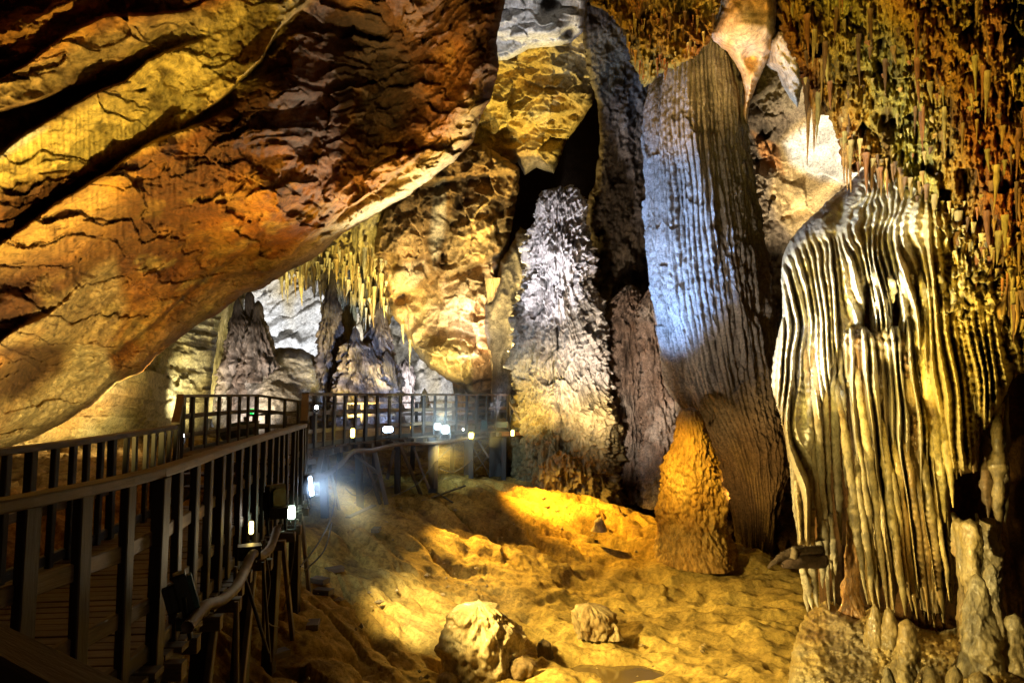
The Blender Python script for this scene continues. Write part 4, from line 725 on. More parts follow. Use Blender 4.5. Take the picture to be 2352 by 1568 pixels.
# ================================================================== THE GROUND
gp = []
def G(px, py, z): p = hit(px, py, z); gp.append((p.x, p.y, z))
for a in [(1300,1568,-4.05),(1000,1568,-3.95),(1700,1568,-4.1),(1300,1450,-4.05),(1650,1450,-4.1),(1300,1350,-3.95),(1500,1330,-4.0),(1700,1350,-4.0),(1850,1350,-3.95),
          (1300,1125,-2.62),(1200,1102,-2.45),(1100,1092,-2.36),(1400,1165,-2.92),(1520,1215,-3.2),(1650,1270,-3.6),(1760,1300,-3.8),(1200,1230,-3.2),(1400,1250,-3.55),(900,1250,-2.95),(1000,1180,-2.75),
          (870,1350,-3.25),(700,1250,-2.6),(650,1450,-3.15),(620,1568,-3.2),(1100,1500,-3.9),(440,1000,-1.5),(300,1060,-1.55),(150,1075,-1.55),(100,1130,-1.6),(300,1150,-1.75),(800,1130,-2.35),(750,1400,-3.1),(0,1065,-1.5),(560,1010,-1.6)]: G(*a)
gp += [(0, 5, -4.0), (-3, 3, -3.3), (-6, 4, -1.8), (4, 5, -4.2), (10, 10, -4.2), (10, 20, -4.6), (4, 24, -4.6), (1.5, 24, -4.0), (-6, 22, -2.2), (-10, 30, -2.3), (0, 32, -2.4), (15, 35, -4), (-20, 20, 0), (-20, 40, -1), (0, 50, -3), (6.5, 19, -4.6), (-1, 2, -4), (7, 16, -4.3), (-15, 12, -1.2)]
gp = np.array(gp)
def gz0(x, y): return np.clip(tps(gp, x, y, lin=False), -5, 1.5)
nu, nv = 1000, 860
uu = np.tan(np.linspace(-.82, .70, nu)); DD = 2.2*np.exp(np.linspace(0, math.log(62/2.2), nv)**1.0)
U_, D_ = np.meshgrid(uu, DD); X = U_*D_; Y = D_
Z = gz0(X, Y)
W = np.stack([X, Y, Z], -1)
basin = sm(-3.3, -3.9, Z)
dn = pn(X*.9+.5*pn(X*.5, Y*.5, 3), Y*1.6+X*.4, 7.7)
h = .10*fbm(W, (.5, .5, .5), 4, 3)*2 + .028*fbm(W, 2.2, 4, 9) + .012*fbm(W, 9, 3, 12) + .07*(ridged(W, (.35, .9, .5), 4, 61)-.5)
h = h + basin*(.10*sm(-.2, .5, dn) + .018*np.sin(14*(Y*1.0+X*.35+1.3*fbm(W, .5, 3, 5)))*sm(0, .4, fbm(W, .4, 2, 22)))
gd = ridged(np.stack([(X*.60+Y*.80)*.75+.5*fbm(W,.35,3,8), (X*.80-Y*.60)*.17, np.zeros_like(X)], -1), 1, 5, 21)
h = h + (1-basin)*.24*(gd-.55)*sm(20, 17, Y)*sm(-4.5, -2.5, X) - .14*(1-basin)*sm(.62, .74, ridged(np.stack([(X*.60+Y*.80)*1.3+.6*fbm(W,.5,3,8), (X*.80-Y*.60)*.35, np.zeros_like(X)], -1), 1, 3, 33))
tr = Y*.8+X*.18+1.5*fbm(W, .35, 4, 15)+.15*fbm(W, 2, 3, 1); fr_ = frac(tr); h = h + basin*.12*(fr_*sm(1, .93, fr_)-.4)*sm(-.25, .2, fbm(W, .3, 3, 99))
h = h - (1-basin)*.12*sm(.55, .85, ridged(W, (.5, .9, .5), 3, 6)) 
f1, f2, c = worley(X*1.3, Y*1.3, 5); h = h - .07*sm(.22, .05, f1)*(c > .55) + .05*sm(.12, .0, f1)*(c < .25)
f1, f2, c = worley(X*4, Y*4, 8); h = h + .03*sm(.3, .0, f1)*(c < .3)
rub = sm(-4.2, -5.5, X+.0*Y)*sm(5, 8, Y)*sm(24, 18, Y); f1, f2, c = worley(X*2.2, Y*2.2, 6); h = h + rub*(.10*(.7-f1)*(c) + .06*fbm(W, 3, 3, 5))
pc = hit(1400, 1512, -3.95); pdl = np.exp(-(((X-pc.x)/1.0)**2+((Y-pc.y)/.45)**2)**2)
h = h - .16*pdl + basin*.05*pn(X*2.2, Y*3.1, 5)*2
Zpud = float(gz0(np.array([pc.x]), np.array([pc.y]))[0])
Z = Z + h + CZ
Cg = mix3(fbm(W, .8, 5, 3), (.26, .145, .028), (.48, .30, .065), (.60, .42, .12))
Cg = paint(Cg, basin*.6, (.58, .43, .14), .7); Cg = paint(Cg, rub, (.26, .16, .08), .8)
Cg = paint(Cg, sm(.1, .4, fbm(W, (1.2, 2.0, 1), 4, 19))*(1-basin*.6), (.16, .09, .035), .75)
Cg = Cg*(1-.5*sm(.15, .4, fbm(W, 4.5, 4, 17))*.7)[..., None]
cr_ = worley(X*9+2*fbm(W,2,2), Y*7, 6)[0]; Cg = Cg*(1-.55*sm(.1, .35, fbm(W, 2.4, 5, 131, .65))*sm(.55, .15, cr_))[..., None]
Cg = Cg*(1-.45*(1-basin)*sm(.55, .2, gd))[..., None]  # gully bottoms shaded in the sand colour
Cg = paint(Cg, sm(8.3, 7.0, Y)*sm(-.9, -1.6, X), (.10, .07, .04), .8)  # dark shading by the near walkway painted into the sand
idx = np.arange(nu*nv).reshape(nv, nu)
Fq = np.stack([idx[:-1, :-1], idx[:-1, 1:], idx[1:, 1:], idx[1:, :-1]], -1).reshape(-1, 4)
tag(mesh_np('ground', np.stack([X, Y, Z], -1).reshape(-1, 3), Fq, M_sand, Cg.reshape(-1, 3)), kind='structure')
def ground_z(x, y): return float(gz0(np.array([x]), np.array([y]))[0])+CZ
def on_ground(px, py, z): p = hit(px, py, z); return p
# loose stones
m = MB(); xs_ = rng.uniform(-4.5, 6.5, 700); ys_ = rng.uniform(7.5, 21, 700); zs_ = gz0(xs_, ys_); clus = fbm(np.stack([xs_, ys_, zs_], -1), .6, 3, 5)
for i in np.where(clus > -.02)[0]:
    r_ = .012+.05*rng.random()**4; q = np.array([xs_[i], ys_[i], zs_[i]+CZ+.02]); k = np.array([[0,0,-1],[1,0,0],[0,1,0],[-1,0,0],[0,-1,0],[0,0,1]])*(.6+.8*rng.random((6, 1)))*r_*np.array([1.3, 1, .7])
    a_ = rng.random()*6; R_ = np.array([[math.cos(a_), -math.sin(a_), 0], [math.sin(a_), math.cos(a_), 0], [0, 0, 1]])
    m.add(q+k@R_.T, [[0,2,1,1],[0,3,2,2],[0,4,3,3],[0,1,4,4],[5,1,2,2],[5,2,3,3],[5,3,4,4],[5,4,1,1]], C=np.tile(np.array((.42, .30, .14))*(.4+.8*rng.random()), (6, 1)))
F_ = np.concatenate(m.F)[:, :3]
tag(mesh_np('gravel', np.concatenate(m.V), F_, M_flow, np.concatenate(m.C), None, False), 'loose stones and crumbs scattered over the sand', 'gravel', kind='stuff')
# puddle
pm, t_, b_ = nt('still_water'); b_.inputs['Base Color'].default_value = (.12, .08, .03, 1); b_.inputs['Roughness'].default_value = .06; b_.inputs['Specular IOR Level'].default_value = .8
n_ = t_.nodes.new('ShaderNodeTexNoise'); n_.inputs['Scale'].default_value = 9; bb = t_.nodes.new('ShaderNodeBump'); bb.inputs['Strength'].default_value = .05; t_.links.new(n_.outputs['Fac'], bb.inputs['Height']); t_.links.new(bb.outputs[0], b_.inputs['Normal'])
V = [(pc.x, pc.y, CZ+Zpud-.09)]
for k in range(40): a = k/40*2*math.pi; r = 1+.25*math.sin(3*a)+.1*math.sin(7*a+1); V.append((pc.x+1.0*r*math.cos(a), pc.y+.5*r*math.sin(a), CZ+Zpud-.09))
tag(mesh_np('puddle', np.array(V), np.array([[0, 2*k+1, 2*k+2, (2*k+2) % 40+1] for k in range(20)]), pm), kind='structure')
# rocks on the floor
def rock(px0, px1, py0, py1, D, label, name='boulder', seg=120, peak=None, colr=None):
    c = (px0+px1)/2; pk = peak if peak is not None else c; w = (px1-px0)/2; pr = []
    for a in np.linspace(0, 1, 9): s = math.sqrt(max(.0, 1-(1-a)**2.4)); cc = pk+(c-pk)*a; pr.append((py0+(py1-py0)*a, cc-w*s-1, cc+w*s+1))
    pr.append((py1+14, px0-3, px1+3))
    return column(name, pr, D, lambda W, th, Z, r: .42*fbm(W, (1.8,1.8,1.1), 4, px0)+.10*(ridged(W, (3, 3, 1.6), 4, 4)-.5)+.05*fbm(W, 8, 4)+.05*(.7-worley(th*5, Z*8, 4)[0]), colr or (lambda W, th, Z, h: mix3(fbm(W, 2, 4, 3), (.26, .16, .06), (.52, .39, .2), (.70, .62, .46))*(1-.6*sm(.05, -.15, h))[..., None]), M_wet if py0 in (1378,) else M_flow, seg=seg, flat=.8, label=label, cat='rock')  # hollows of the stone carry occlusion shade in their colour
rock(1042, 1192, 1378, 1532, 10.15, 'large lumpy wet boulder on the sand, peaked to the left', peak=1100, seg=260)
rock(1318, 1400, 1384, 1446, 11.6, 'small smooth tan stump of rock on the sand beyond the large boulder', peak=1352, seg=140)
rock(1385, 1424, 1424, 1452, 11.5, 'small pale lump beside the tan stump', seg=60)
rock(1364, 1386, 1188, 1206, 16.2, 'tiny pale stone on the slope above the tan stump', seg=40)
rock(1232, 1264, 1466, 1494, 10.9, 'small dark round stone right of the large boulder', seg=50, colr=lambda W, th, Z, h: np.tile((.14, .09, .04), W.shape[:-1]+(1,)))
rock(1010, 1050, 1540, 1590, 9.6, 'low rounded lump at the foot of the large boulder', seg=60)
rock(1170, 1230, 1508, 1536, 10.0, 'flat brown lump right at the foot of the large boulder', seg=60, colr=lambda W, th, Z, h: np.tile((.22, .14, .06), W.shape[:-1]+(1,)))
# ================================================================== THE WOODEN WALKWAY
def resample(path, step):
    p = np.array(path, float); s = np.r_[0, np.cumsum(np.linalg.norm(np.diff(p[:, :2], axis=0), axis=1))]
    # smooth through the points
    t = np.linspace(0, s[-1], max(2, int(s[-1]/.05))); q = np.stack([np.interp(t, s, p[:, k]) for k in range(p.shape[1])], -1)
    k = 7; ker = np.ones(k)/k; qq = np.stack([np.convolve(np.pad(q[:, j], k//2, 'edge'), ker, 'valid') for j in range(q.shape[1])], -1)
    s2 = np.r_[0, np.cumsum(np.linalg.norm(np.diff(qq[:, :2], axis=0), axis=1))]; n = max(1, round(s2[-1]/step)); t = np.linspace(0, s2[-1], n+1)
    return np.stack([np.interp(t, s2, qq[:, j]) for j in range(qq.shape[1])], -1)
def V3(p, dz=0.0, off=(0, 0)): return Vector((p[0]+off[0], p[1]+off[1], p[2]+CZ+dz))
def railing(label, path, H=1.05, step=.27, bw=.07, bd=.05, cap=(.11, .055), every=5, skip=(), group='wooden railings of the walkway', mids=2, extra=.12):
    q = resample(path, step); r = empty('wooden_railing', V3(q[len(q)//2], -H)); tag(r, label, 'railing', group)
    seg = every
    m = MB()
    for i in range(0, len(q)-1, seg):                       # rail boards butted over the main posts
        j = min(i+seg, len(q)-1)
        for k in range(i, j):
            a, b = V3(q[k], .0), V3(q[k+1], .0); dd = (b-a)*.004
            m.beam(a-dd, b+dd, cap[0], cap[1], ch=.008)
    m.build('top_rail', M_rail, r)
    for u in range(mids):
        m = MB(); z = -H*(u+1)/(mids+1)-.02
        for k in range(len(q)-1):
            m.beam(V3(q[k], z+.012*random.uniform(-1, 1)), V3(q[k+1], z+.012*random.uniform(-1, 1)), .035, .085)
        m.build('mid_rail', M_rail, r)
    m = MB()
    for k in range(len(q)-1): m.beam(V3(q[k], -H+.06), V3(q[k+1], -H+.06), .05, .09)
    m.build('bottom_rail', M_post, r)
    for k in range(len(q)):
        if k in skip: continue
        big = (k % every == 0); t = q[min(k+1, len(q)-1)]-q[max(k-1, 0)]; n = Vector((t[1], -t[0], 0)).normalized(); w = bw*(1.25 if big else random.uniform(.85, 1.1))
        o = n*(.02+.012*random.random()); m = MB(); ln = Vector((random.uniform(-.012, .012), random.uniform(-.012, .012), 0))
        m.beam(V3(q[k], -H-extra*(1 if big else .3))+o, V3(q[k], -cap[1]/2)+o+ln, w, bd*(1.4 if big else 1), up=tuple(n))
        mat = M_rust if random.random() < .0 else M_post
        m.build('main_post' if big else 'baluster', mat, r)
    return r
zt = -.46
Rp = [(-2.45,1.2),(-2.25,2.0),(-2.1,2.8),(-2.05,3.3),(-2.04,3.88),(-2.17,4.68),(-2.37,5.72),(-2.6,7.14),(-2.78,8.4),(-3.0,9.9)]
Lp = [(-4.3,1.2),(-4.1,2.6),(-4.0,4.0),(-4.03,5.38),(-4.08,6.3),(-4.26,7.43),(-4.37,8.2),(-4.62,9.4)]
railing('long dark wooden railing curving away on the right side of the near walkway', [(x, y, zt) for x, y in Rp], step=.35, bw=.08, every=4)
railing('low wooden railing on the far left side of the near walkway', [(x, y, zt) for x, y in Lp], step=.30, bw=.065, every=5, mids=1)
railing('short steep railing climbing the right side of the steps', [(-3.02,9.98,-.44),(-3.2,10.6,-.2),(-3.39,11.25,-.02)], step=.22, every=3, bw=.06)
railing('short steep railing climbing the left side of the steps', [(-4.66,9.5,-.44),(-4.95,10.2,-.2),(-5.3,10.95,-.03)], step=.3, every=3, bw=.06)
Fp = [(-3.42,11.35),(-3.7,12.2),(-3.94,13.1),(-3.74,14.2),(-3.3,15.5),(-2.74,16.5),(-2.05,17.5),(-1.33,18.5),(-.7,19.3),(-.13,19.9)]
Bp = [(-5.33,11.0),(-6.0,12.5),(-6.1,14.3),(-6.3,17),(-5.6,19.5),(-4.2,21.5),(-2.4,22.6),(-.6,23.0)]
railing('long wooden railing along the front edge of the raised platform, lit by floodlights', [(x, y, -.01-.004*(i)) for i, (x, y) in enumerate(Fp)], step=.42, bw=.075, every=5)
railing('wooden railing along the back edge of the raised platform', [(x, y, -.05-(.25 if i > 3 else 0)) for i, (x, y) in enumerate(Bp)], step=.66, bw=.10, every=3)
railing('short wooden railing closing the right end of the platform', [(-.1,19.95,-.06),(.0,21.5,-.15),(-.55,22.9,-.28)], step=.4, every=3, bw=.07)
railing('small far railing behind the green exit sign', [(-7.4,19.0,-.62),(-6.6,19.4,-.56),(-5.9,20.4,-.5),(-5.6,21.5,-.5)], step=.5, every=3, bw=.09)
# the blurred dark rail right in front of the camera
r = empty('wooden_railing', (-.85, 1.0, CZ-1.5)); tag(r, 'very dark handrail crossing the bottom left corner close to the viewer', 'railing')
m = MB(); m.beam(P(-260, 1392, 1.45), P(260, 1690, .92), .07, .10); m.build('top_rail', M_post, r)
m = MB(); m.beam(P(-30, 1540, 1.2), P(-30, 1540, 1.2)-Vector((0, 0, 1.0)), .06, .06); m.build('main_post', M_post, r)
m = MB(); m.beam(P(-260, 1392, 1.45)-Vector((0, 0, .35)), P(260, 1690, .92)-Vector((0, 0, .35)), .03, .06); m.build('mid_rail', M_rust, r)
# deck
wk = empty('wooden_walkway', (-3.4, 8, CZ-1.51)); tag(wk, 'raised plank walkway on posts leading up three steps to a wide platform', 'walkway')
def deck(A, B, z, name='deck', over=.10, wd=.13):
    a = resample([(x, y, z) for x, y in A], .05); b = resample([(x, y, z) for x, y in B], .05)
    L = max(np.linalg.norm(np.diff(a[:, :2], axis=0), axis=1).sum(), np.linalg.norm(np.diff(b[:, :2], axis=0), axis=1).sum()); n = int(L/wd); m = MB()
    def at(q, t): i = t*(len(q)-1); k = np.arange(len(q)); return Vector([float(np.interp(i, k, q[:, j])) for j in range(3)])
    for k in range(n):
        t = (k+.5)/n; p, s = at(a, t), at(b, t); d = (s-p).normalized(); o = over*random.uniform(.5, 1.3)
        w = (at(b, min(1, (k+1)/n))-at(b, k/n)).length; w2 = (at(a, min(1, (k+1)/n))-at(a, k/n)).length
        zz = Vector((0, 0, CZ+random.uniform(-.004, .004)-.02)); m.beam(p-d*o+zz, s+d*o+zz, max(.04, (w+w2)/2-.012), .035, ch=.004)
    return m.build(name, M_plank, wk)
deck(Lp, [p for p in Rp], -1.51)
deck(Bp, Fp, -1.06, 'platform_deck', wd=.14)
for k in range(3):
    m = MB(); y = 9.95+.33*k; z = -1.51+.15*(k+1)
    for j in range(2): m.beam(Vector((-4.85-.15*k, y+.2+.15*j+.05, CZ+z-.02)), Vector((-3.0-.11*k, y+.15*j, CZ+z-.02)), .14, .035)
    m.build('step', M_plank, wk)
for pth, z in ((Rp, -1.51), (Lp, -1.51), (Fp, -1.06), (Bp, -1.06)):
    q = resample([(x, y, z) for x, y in pth], .5); m = MB()
    for k in range(len(q)-1): m.beam(V3(q[k], -.11), V3(q[k+1], -.11), .07, .14)
    m.build('edge_beam', M_post, wk)
for pth, z in ((Rp, -1.51), (Fp, -1.06)):                    # joist ends sticking out under the planks
    q = resample([(x, y, z) for x, y in pth], .42)
    for k in range(1, len(q)-1):
        t = q[k+1]-q[k-1]; n = Vector((t[1], -t[0], 0)).normalized(); m = MB(); c = V3(q[k], -.10)
        m.beam(c-n*.5, c+n*random.uniform(.12, .26), .09, .10); m.build('joist', M_plank, wk)
def gz(x, y): return ground_z(x, y)-.15
for pth, z, off in ((Rp, -1.51, -.08), (Fp, -1.06, -.1), (Lp, -1.51, .05), (Bp, -1.06, .1)):
    q = resample([(x, y, z) for x, y in pth], 1.35)
    for k in range(1, len(q)):
        t = q[k]-q[k-1]; n = Vector((t[1], -t[0], 0)).normalized(); c = V3(q[k], -.19)+n*off; g = gz(c.x, c.y)
        m = MB(); m.beam((c.x+random.uniform(-.08, .08), c.y, g), c, .14, .14); m.build('support_post', M_post, wk)
        if random.random() < .6 and off < 0:
            m = MB(); s = random.choice((-1, 1)); tt = Vector((t[0], t[1], 0)).normalized()*s*.9; d = c+tt+n*.1; m.beam((d.x, d.y, max(g, c.z-1.7)), c+n*.08, .05, .09); m.build('brace', M_plank, wk)
for (a, b, D, w) in [((741,1032),(727,1105),12.9,.09), ((812,1042),(868,1085),15,.09), ((861,1040),(888,1158),14.8,.09), ((905,1034),(889,1100),16.4,.08), ((950,1028),(985,1122),16.6,.08), ((1003,1022),(1001,1122),17.0,.09), ((1098,1010),(1122,1050),19.0,.08), ((1166,920),(1212,990),19.9,.09)]:
    m = MB(); m.beam(P(*a, D), P(*b, D), w, .05); m.build('brace', M_rail, wk)
m = MB(); m.beam(P(1140, 996, 19.6), P(1222, 995, 19.9), .12, .12); m.build('joist', M_rust, wk)
for x0, x1, y1, D in [(1124,1164,1094,20.3),(1066,1088,1086,19.9),(985,1002,1122,17.2)]:
    m = MB(); c = (x0+x1)/2; m.beam(P(c, y1+8, D), P(c, 1004, D), (x1-x0)/F*D, .25); m.build('support_post', M_post, wk)
for (x, y0, y1, D) in [(543,1380,1600,4.35),(606,1240,1480,5.9),(541,1300,1560,5.6),(624,1140,1300,7.3)]:
    m = MB(); m.beam(P(x, y1, D), P(x, y0, D), .028, .028); m.build('prop_stick', M_plank, wk)
for a, b, D in [((604,1290),(620,1520),5.6),((555,1300),(616,1500),5.2)]:
    m = MB(); m.beam(P(*a, D), P(*b, D), .022, .022); m.build('prop_stick', M_post, wk)
# exposed conduit, hoses and cables
def hose(pts, r, mat, name, label, cat, group=None, bump=.0):
    m = MB(); m.tube([P(*p) for p in pts], r, 9, sub=max(20, len(pts)*9), bump=bump); return tag(m.build(name, mat, smooth=True), label, cat, group)
M_pipe = plain('brown_plastic_pipe', (.07, .04, .018), .65); M_cable = plain('dusty_cable', (.075, .055, .035), .7)
hose([(430,1440,3.75),(470,1392,4.05),(505,1380,4.3),(540,1350,4.6),(562,1310,4.9),(580,1272,5.2),(600,1276,5.5),(622,1255,5.85),(636,1215,6.2)], .035, M_pipe, 'conduit_pipe', 'thick brown conduit pipe sagging under the near walkway edge', 'pipe', bump=.12)
hose([(702,1090,11.3),(745,1090,12.4),(780,1068,13.2),(812,1037,14.2),(855,1034,15),(915,1020,16),(1000,1017,17),(1065,1008,18.2),(1120,1000,19.2)], .05, M_pipe, 'conduit_pipe', 'dark hose running along under the platform edge', 'pipe', bump=.12)
cab = [[(793,1120,14),(815,1137,14),(850,1125,14.3),(880,1070,14.8)],[(690,1300,9),(735,1240,10),(765,1170,11.5),(775,1060,13)],[(700,1310,8.9),(745,1262,9.6),(762,1200,11)],[(900,1140,15),(960,1110,15.8),(1000,1060,16.8),(1050,1015,17.9)],[(1010,1075,17.3),(1045,1082,17.6),(1090,1050,18.6),(1120,1020,19.4)],[(1082,1020,18.8),(1100,1050,19),(1118,1080,19.3),(1124,1094,19.5)],[(1090,1082,19),(1108,1064,19.2),(1124,1040,19.4)],[(650,1160,7),(676,1230,7.3),(668,1320,7.3),(652,1400,7.2)],[(600,1240,5.7),(620,1330,5.9),(612,1420,5.7),(640,1440,6)]]
lbs = ['sagging cable between two braces under the platform','long cable trailing from the platform to the sand','second cable curving over the sand by the walkway foot','cable slanting down under the middle of the platform','slack cable under the right end of the platform','cable loop beside the yellow floodlight post','short cable crossing under the yellow floodlight','thin cable dangling by the greenish lamp','thin cable dangling from the near walkway edge']
for c, l in zip(cab, lbs): hose(c, .012 if c[0][2] > 8 else .006, M_cable, 'cable', l, 'cable', 'loose cables under the walkway')
for a, b, w, l in [(hit(1220-6, 1212-30, -2.75), None, .09, '')]: pass
def gp_(px, py, D): v = P(px, py, D); v.z = ground_z(v.x, v.y)+.05; return v
for (a, b, w, l) in [((970,1160,16.4),(1068,1085,17.9),.07,'loose plank lying on the slope in front of the platform'),((860,1100,15.5),(800,1128,14.2),.12,'broken board under the platform, left of the lit brace'),((1000,1098,17.2),(1040,1118,16.6),.05,'pale stick on the slope below the platform')]:
    m = MB(); m.beam(gp_(*a), gp_(*b), w, .03); tag(m.build('loose_plank', M_rail), l, 'plank')
for k, (x, y, D) in enumerate([(866,1090,14),(738,1165,10.9),(770,1218,11.5),(722,1300,9.6),(745,1255,10.6),(640,1330,8.5)]):
    m = MB(); v = gp_(x, y, D); m.box(v, .16, .28, .08, Matrix.Rotation(k*1.1, 3, 'Z')); tag(m.build('loose_brick', M_plank), ['pale block under the platform','block of stone near the greenish lamp','squared block on the sand under the platform','small block left of the sand slope','brown block beside the trailing cables','block at the foot of the near walkway'][k], 'block')
# ================================================================== LAMPS
M_house = plain('black_painted_metal', (.02, .02, .022), .45, .3); M_teal = plain('dusty_teal_glass', (.02, .06, .065), .25)
_em = {}
def em(c, s):
    k = (c, s)
    if k not in _em: _em[k] = plain('glowing_lens', c, .3, 0, c, s)
    return _em[k]
def floodlight(pos, aim, w, h, c, s, label, dark=False):
    f = empty('floodlight', pos); tag(f, label, 'floodlight', 'floodlights along the walkway'); d = (Vector(aim)-Vector(pos)).normalized(); R = d.to_track_quat('Y', 'Z').to_matrix()
    p = Vector(pos); m = MB(); X, Y, Zv = R @ Vector((1, 0, 0)), R @ Vector((0, 1, 0)), R @ Vector((0, 0, 1))
    m.beam(p-Y*.07, p-Y*.005, w*1.25, h*1.25, up=tuple(Zv), ch=.012); m.beam(p-Y*.11, p-Y*.07, w*.8, h*.8, up=tuple(Zv), ch=.02)
    for k in range(5): m.beam(p-Y*.14+X*w*(k-2)*.15, p-Y*.11+X*w*(k-2)*.15, .008, h*.7, up=tuple(Zv))
    m.build('housing', M_house, f)
    m = MB(); m.beam(p-Y*.004, p+Y*.022, w, h, up=tuple(Zv), ch=min(w, h)*.22); m.build('lens', M_teal if dark else em(c, s), f)
    m = MB(); b = p-Vector((0, 0, h*.9+.06)); xx = Vector((X.x, X.y, 0)).normalized()*w*.68
    m.beam(p-Y*.04+xx, b+xx, .02, .012); m.beam(p-Y*.04-xx, b-xx, .02, .012); m.beam(b-xx*1.05, b+xx*1.05, .03, .012); m.build('bracket', M_house, f)
    return f
SUN = (1, .85, .35); WH = (.85, .92, 1)
FL = [((418,1000,10.9),(500,1100,2),.10,.10,(1,1,1),45,'small bright white lamp on the corner post left of the steps'),
 ((727,935,13.0),(700,1100,2),.10,.10,(1,1,1),45,'small white lamp high on the front railing of the platform'),
 ((810,994,14.6),(900,1100,2),.14,.30,(1,.74,.12),16,'yellow floodlight with upright lens, leftmost on the platform edge'),
 ((891,986,15.6),(1500,600,6),.36,.20,(.62,.78,1),22,'pale blue floodlight on the platform edge behind the blue railing posts'),
 ((945,979,20.5),(900,900,12),.10,.42,(1,.55,.05),8,'narrow amber lamp seen through the platform railing'),
 ((971,983,19.5),(950,950,12),.12,.14,(1,.5,.05),14,'tiny orange lamp on the platform floor'),
 ((1005,979,17.2),(1150,950,8),.24,.22,(.8,1,.95),30,'left of the two twin white floodlights on the platform edge'),
 ((1023,986,17.3),(1150,990,7),.30,.30,(.8,1,.95),38,'right and larger of the two twin white floodlights on the platform edge'),
 ((1064,986,18.4),(1000,1000,10),.08,.08,(1,.9,.7),16,'tiny pale lamp right of the twin white floodlights'),
 ((1082,1000,18.2),(1100,1050,4),.20,.24,(1,.72,.05),40,'glaring yellow floodlight on the post under the platform edge'),
 ((1177,994,19.6),(1500,1100,12),.14,.26,(1,.75,.1),24,'yellow floodlight at the far right corner of the platform'),
 ((669,1176,7.1),(1500,1100,2.5),.11,.20,(.72,1,.72),40,'greenish white floodlight at the foot of the near walkway'),
 ((577,1211,5.6),(900,1100,1.5),.05,.155,(1,.72,.2),22,'slanted yellow tube lamp on the near walkway edge'),
 ((713,1116,9.6),(1500,1000,9),.10,.42,(.6,.8,1),14,'tall narrow floodlight shining bluish light under the platform')]
for a, b, w, h, c, s, l in FL: floodlight(P(*a), P(*b), w*.6, h*.62, c, s, l)
floodlight(P(440,1358,3.95), P(1000,1150,4.6), .09, .20, None, 0, 'unlit teal floodlight leaning on the near walkway edge', True)
floodlight(P(638,1152,6.6), P(900,1180,6.0), .16, .26, None, 0, 'unlit black floodlight tilted beside the greenish lamp', True)
floodlight(P(1112,977,18.9), P(1180,1000,15), .14, .24, None, 0, 'unlit upright floodlight near the right end of the platform', True)
floodlight(P(1152,975,19.3), P(1180,1100,12), .30, .14, None, 0, 'unlit wide floodlight at the right end railing of the platform', True)
# box under the teal lamp
b = empty('junction_box', P(432, 1428, 3.95)); tag(b, 'grey blue junction box under the unlit teal floodlight', 'junction box')
m = MB(); m.box(P(432, 1424, 3.95), .10, .16, .06, Matrix.Rotation(.3, 3, 'Z')); m.build('body', M_teal, b); m = MB(); m.box(P(432, 1411, 3.95), .11, .17, .012, Matrix.Rotation(.3, 3, 'Z')); m.build('lid', M_house, b)
for x, y, D in ((1258/2.64+96, 1268, 5.3), (640, 1178, 6.5)):
    b = empty('junction_box', P(x, y, D)); tag(b, 'small black junction box by the yellow tube lamp' if x < 600 else 'small black box under the tilted unlit floodlight', 'junction box')
    m = MB(); m.box(P(x, y, D), .16, .12, .09, Matrix.Rotation(.4, 3, 'Z')); m.build('body', M_house, b); m = MB(); m.box(P(x, y, D)+Vector((0, 0, .05)), .17, .13, .012, Matrix.Rotation(.4, 3, 'Z')); m.build('lid', M_house, b)
# green exit sign, bin and gear behind the railing
s = empty('exit_sign', P(583, 945, 18)); tag(s, 'glowing green exit sign on a post behind the left railing', 'sign')
m = MB(); m.beam(P(583, 945, 18.1), P(583, 945, 18.05), .20, .155); m.build('sign_box', M_house, s)
m = MB(); m.beam(P(583, 944.6, 18.05), P(583, 944.6, 18.03), .18, .135, ch=.002); m.build('glowing_panel', em((.0, 1, .12), 1.6), s)
m = MB()
for dy, x0, x1 in ((-2.6, -6, 6), (1.4, -6, 2), (3.8, -6, 6)): m.beam(P(583+x0, 944.6+dy, 18.02), P(583+x1, 944.6+dy, 18.02), .003, .012, ch=.001)
m.build('sign_marks', em((.55, 1, .6), 2.2), s)
m = MB(); m.beam(P(582, 951, 18.12), P(582, 1010, 18.12), .05, .05); m.build('post', M_post, s)
tb = empty('waste_bin', P(575, 985, 18.4)); tag(tb, 'dark green bin under the exit sign', 'bin')
m = MB(); m.beam(P(573, 1003, 18.5), P(573, 970, 18.5), .40, .30); m.build('body', plain('green_plastic', (.01, .035, .02), .5), tb); m = MB(); m.beam(P(573, 970, 18.5), P(573, 967, 18.5), .44, .34); m.build('lid', M_house, tb)
m = MB(); m.tube([P(505,1000,17.5),P(530,992,17.6),(P(560,996,17.8)),P(590,1000,17.8)], [.1,.22,.2,.08], 10, (.03,.035,.04), bump=.6, sub=24); tag(m.build('tarpaulin_heap', M_rough, smooth=True, color=True), 'dark crumpled heap on the floor behind the left railing', 'heap')

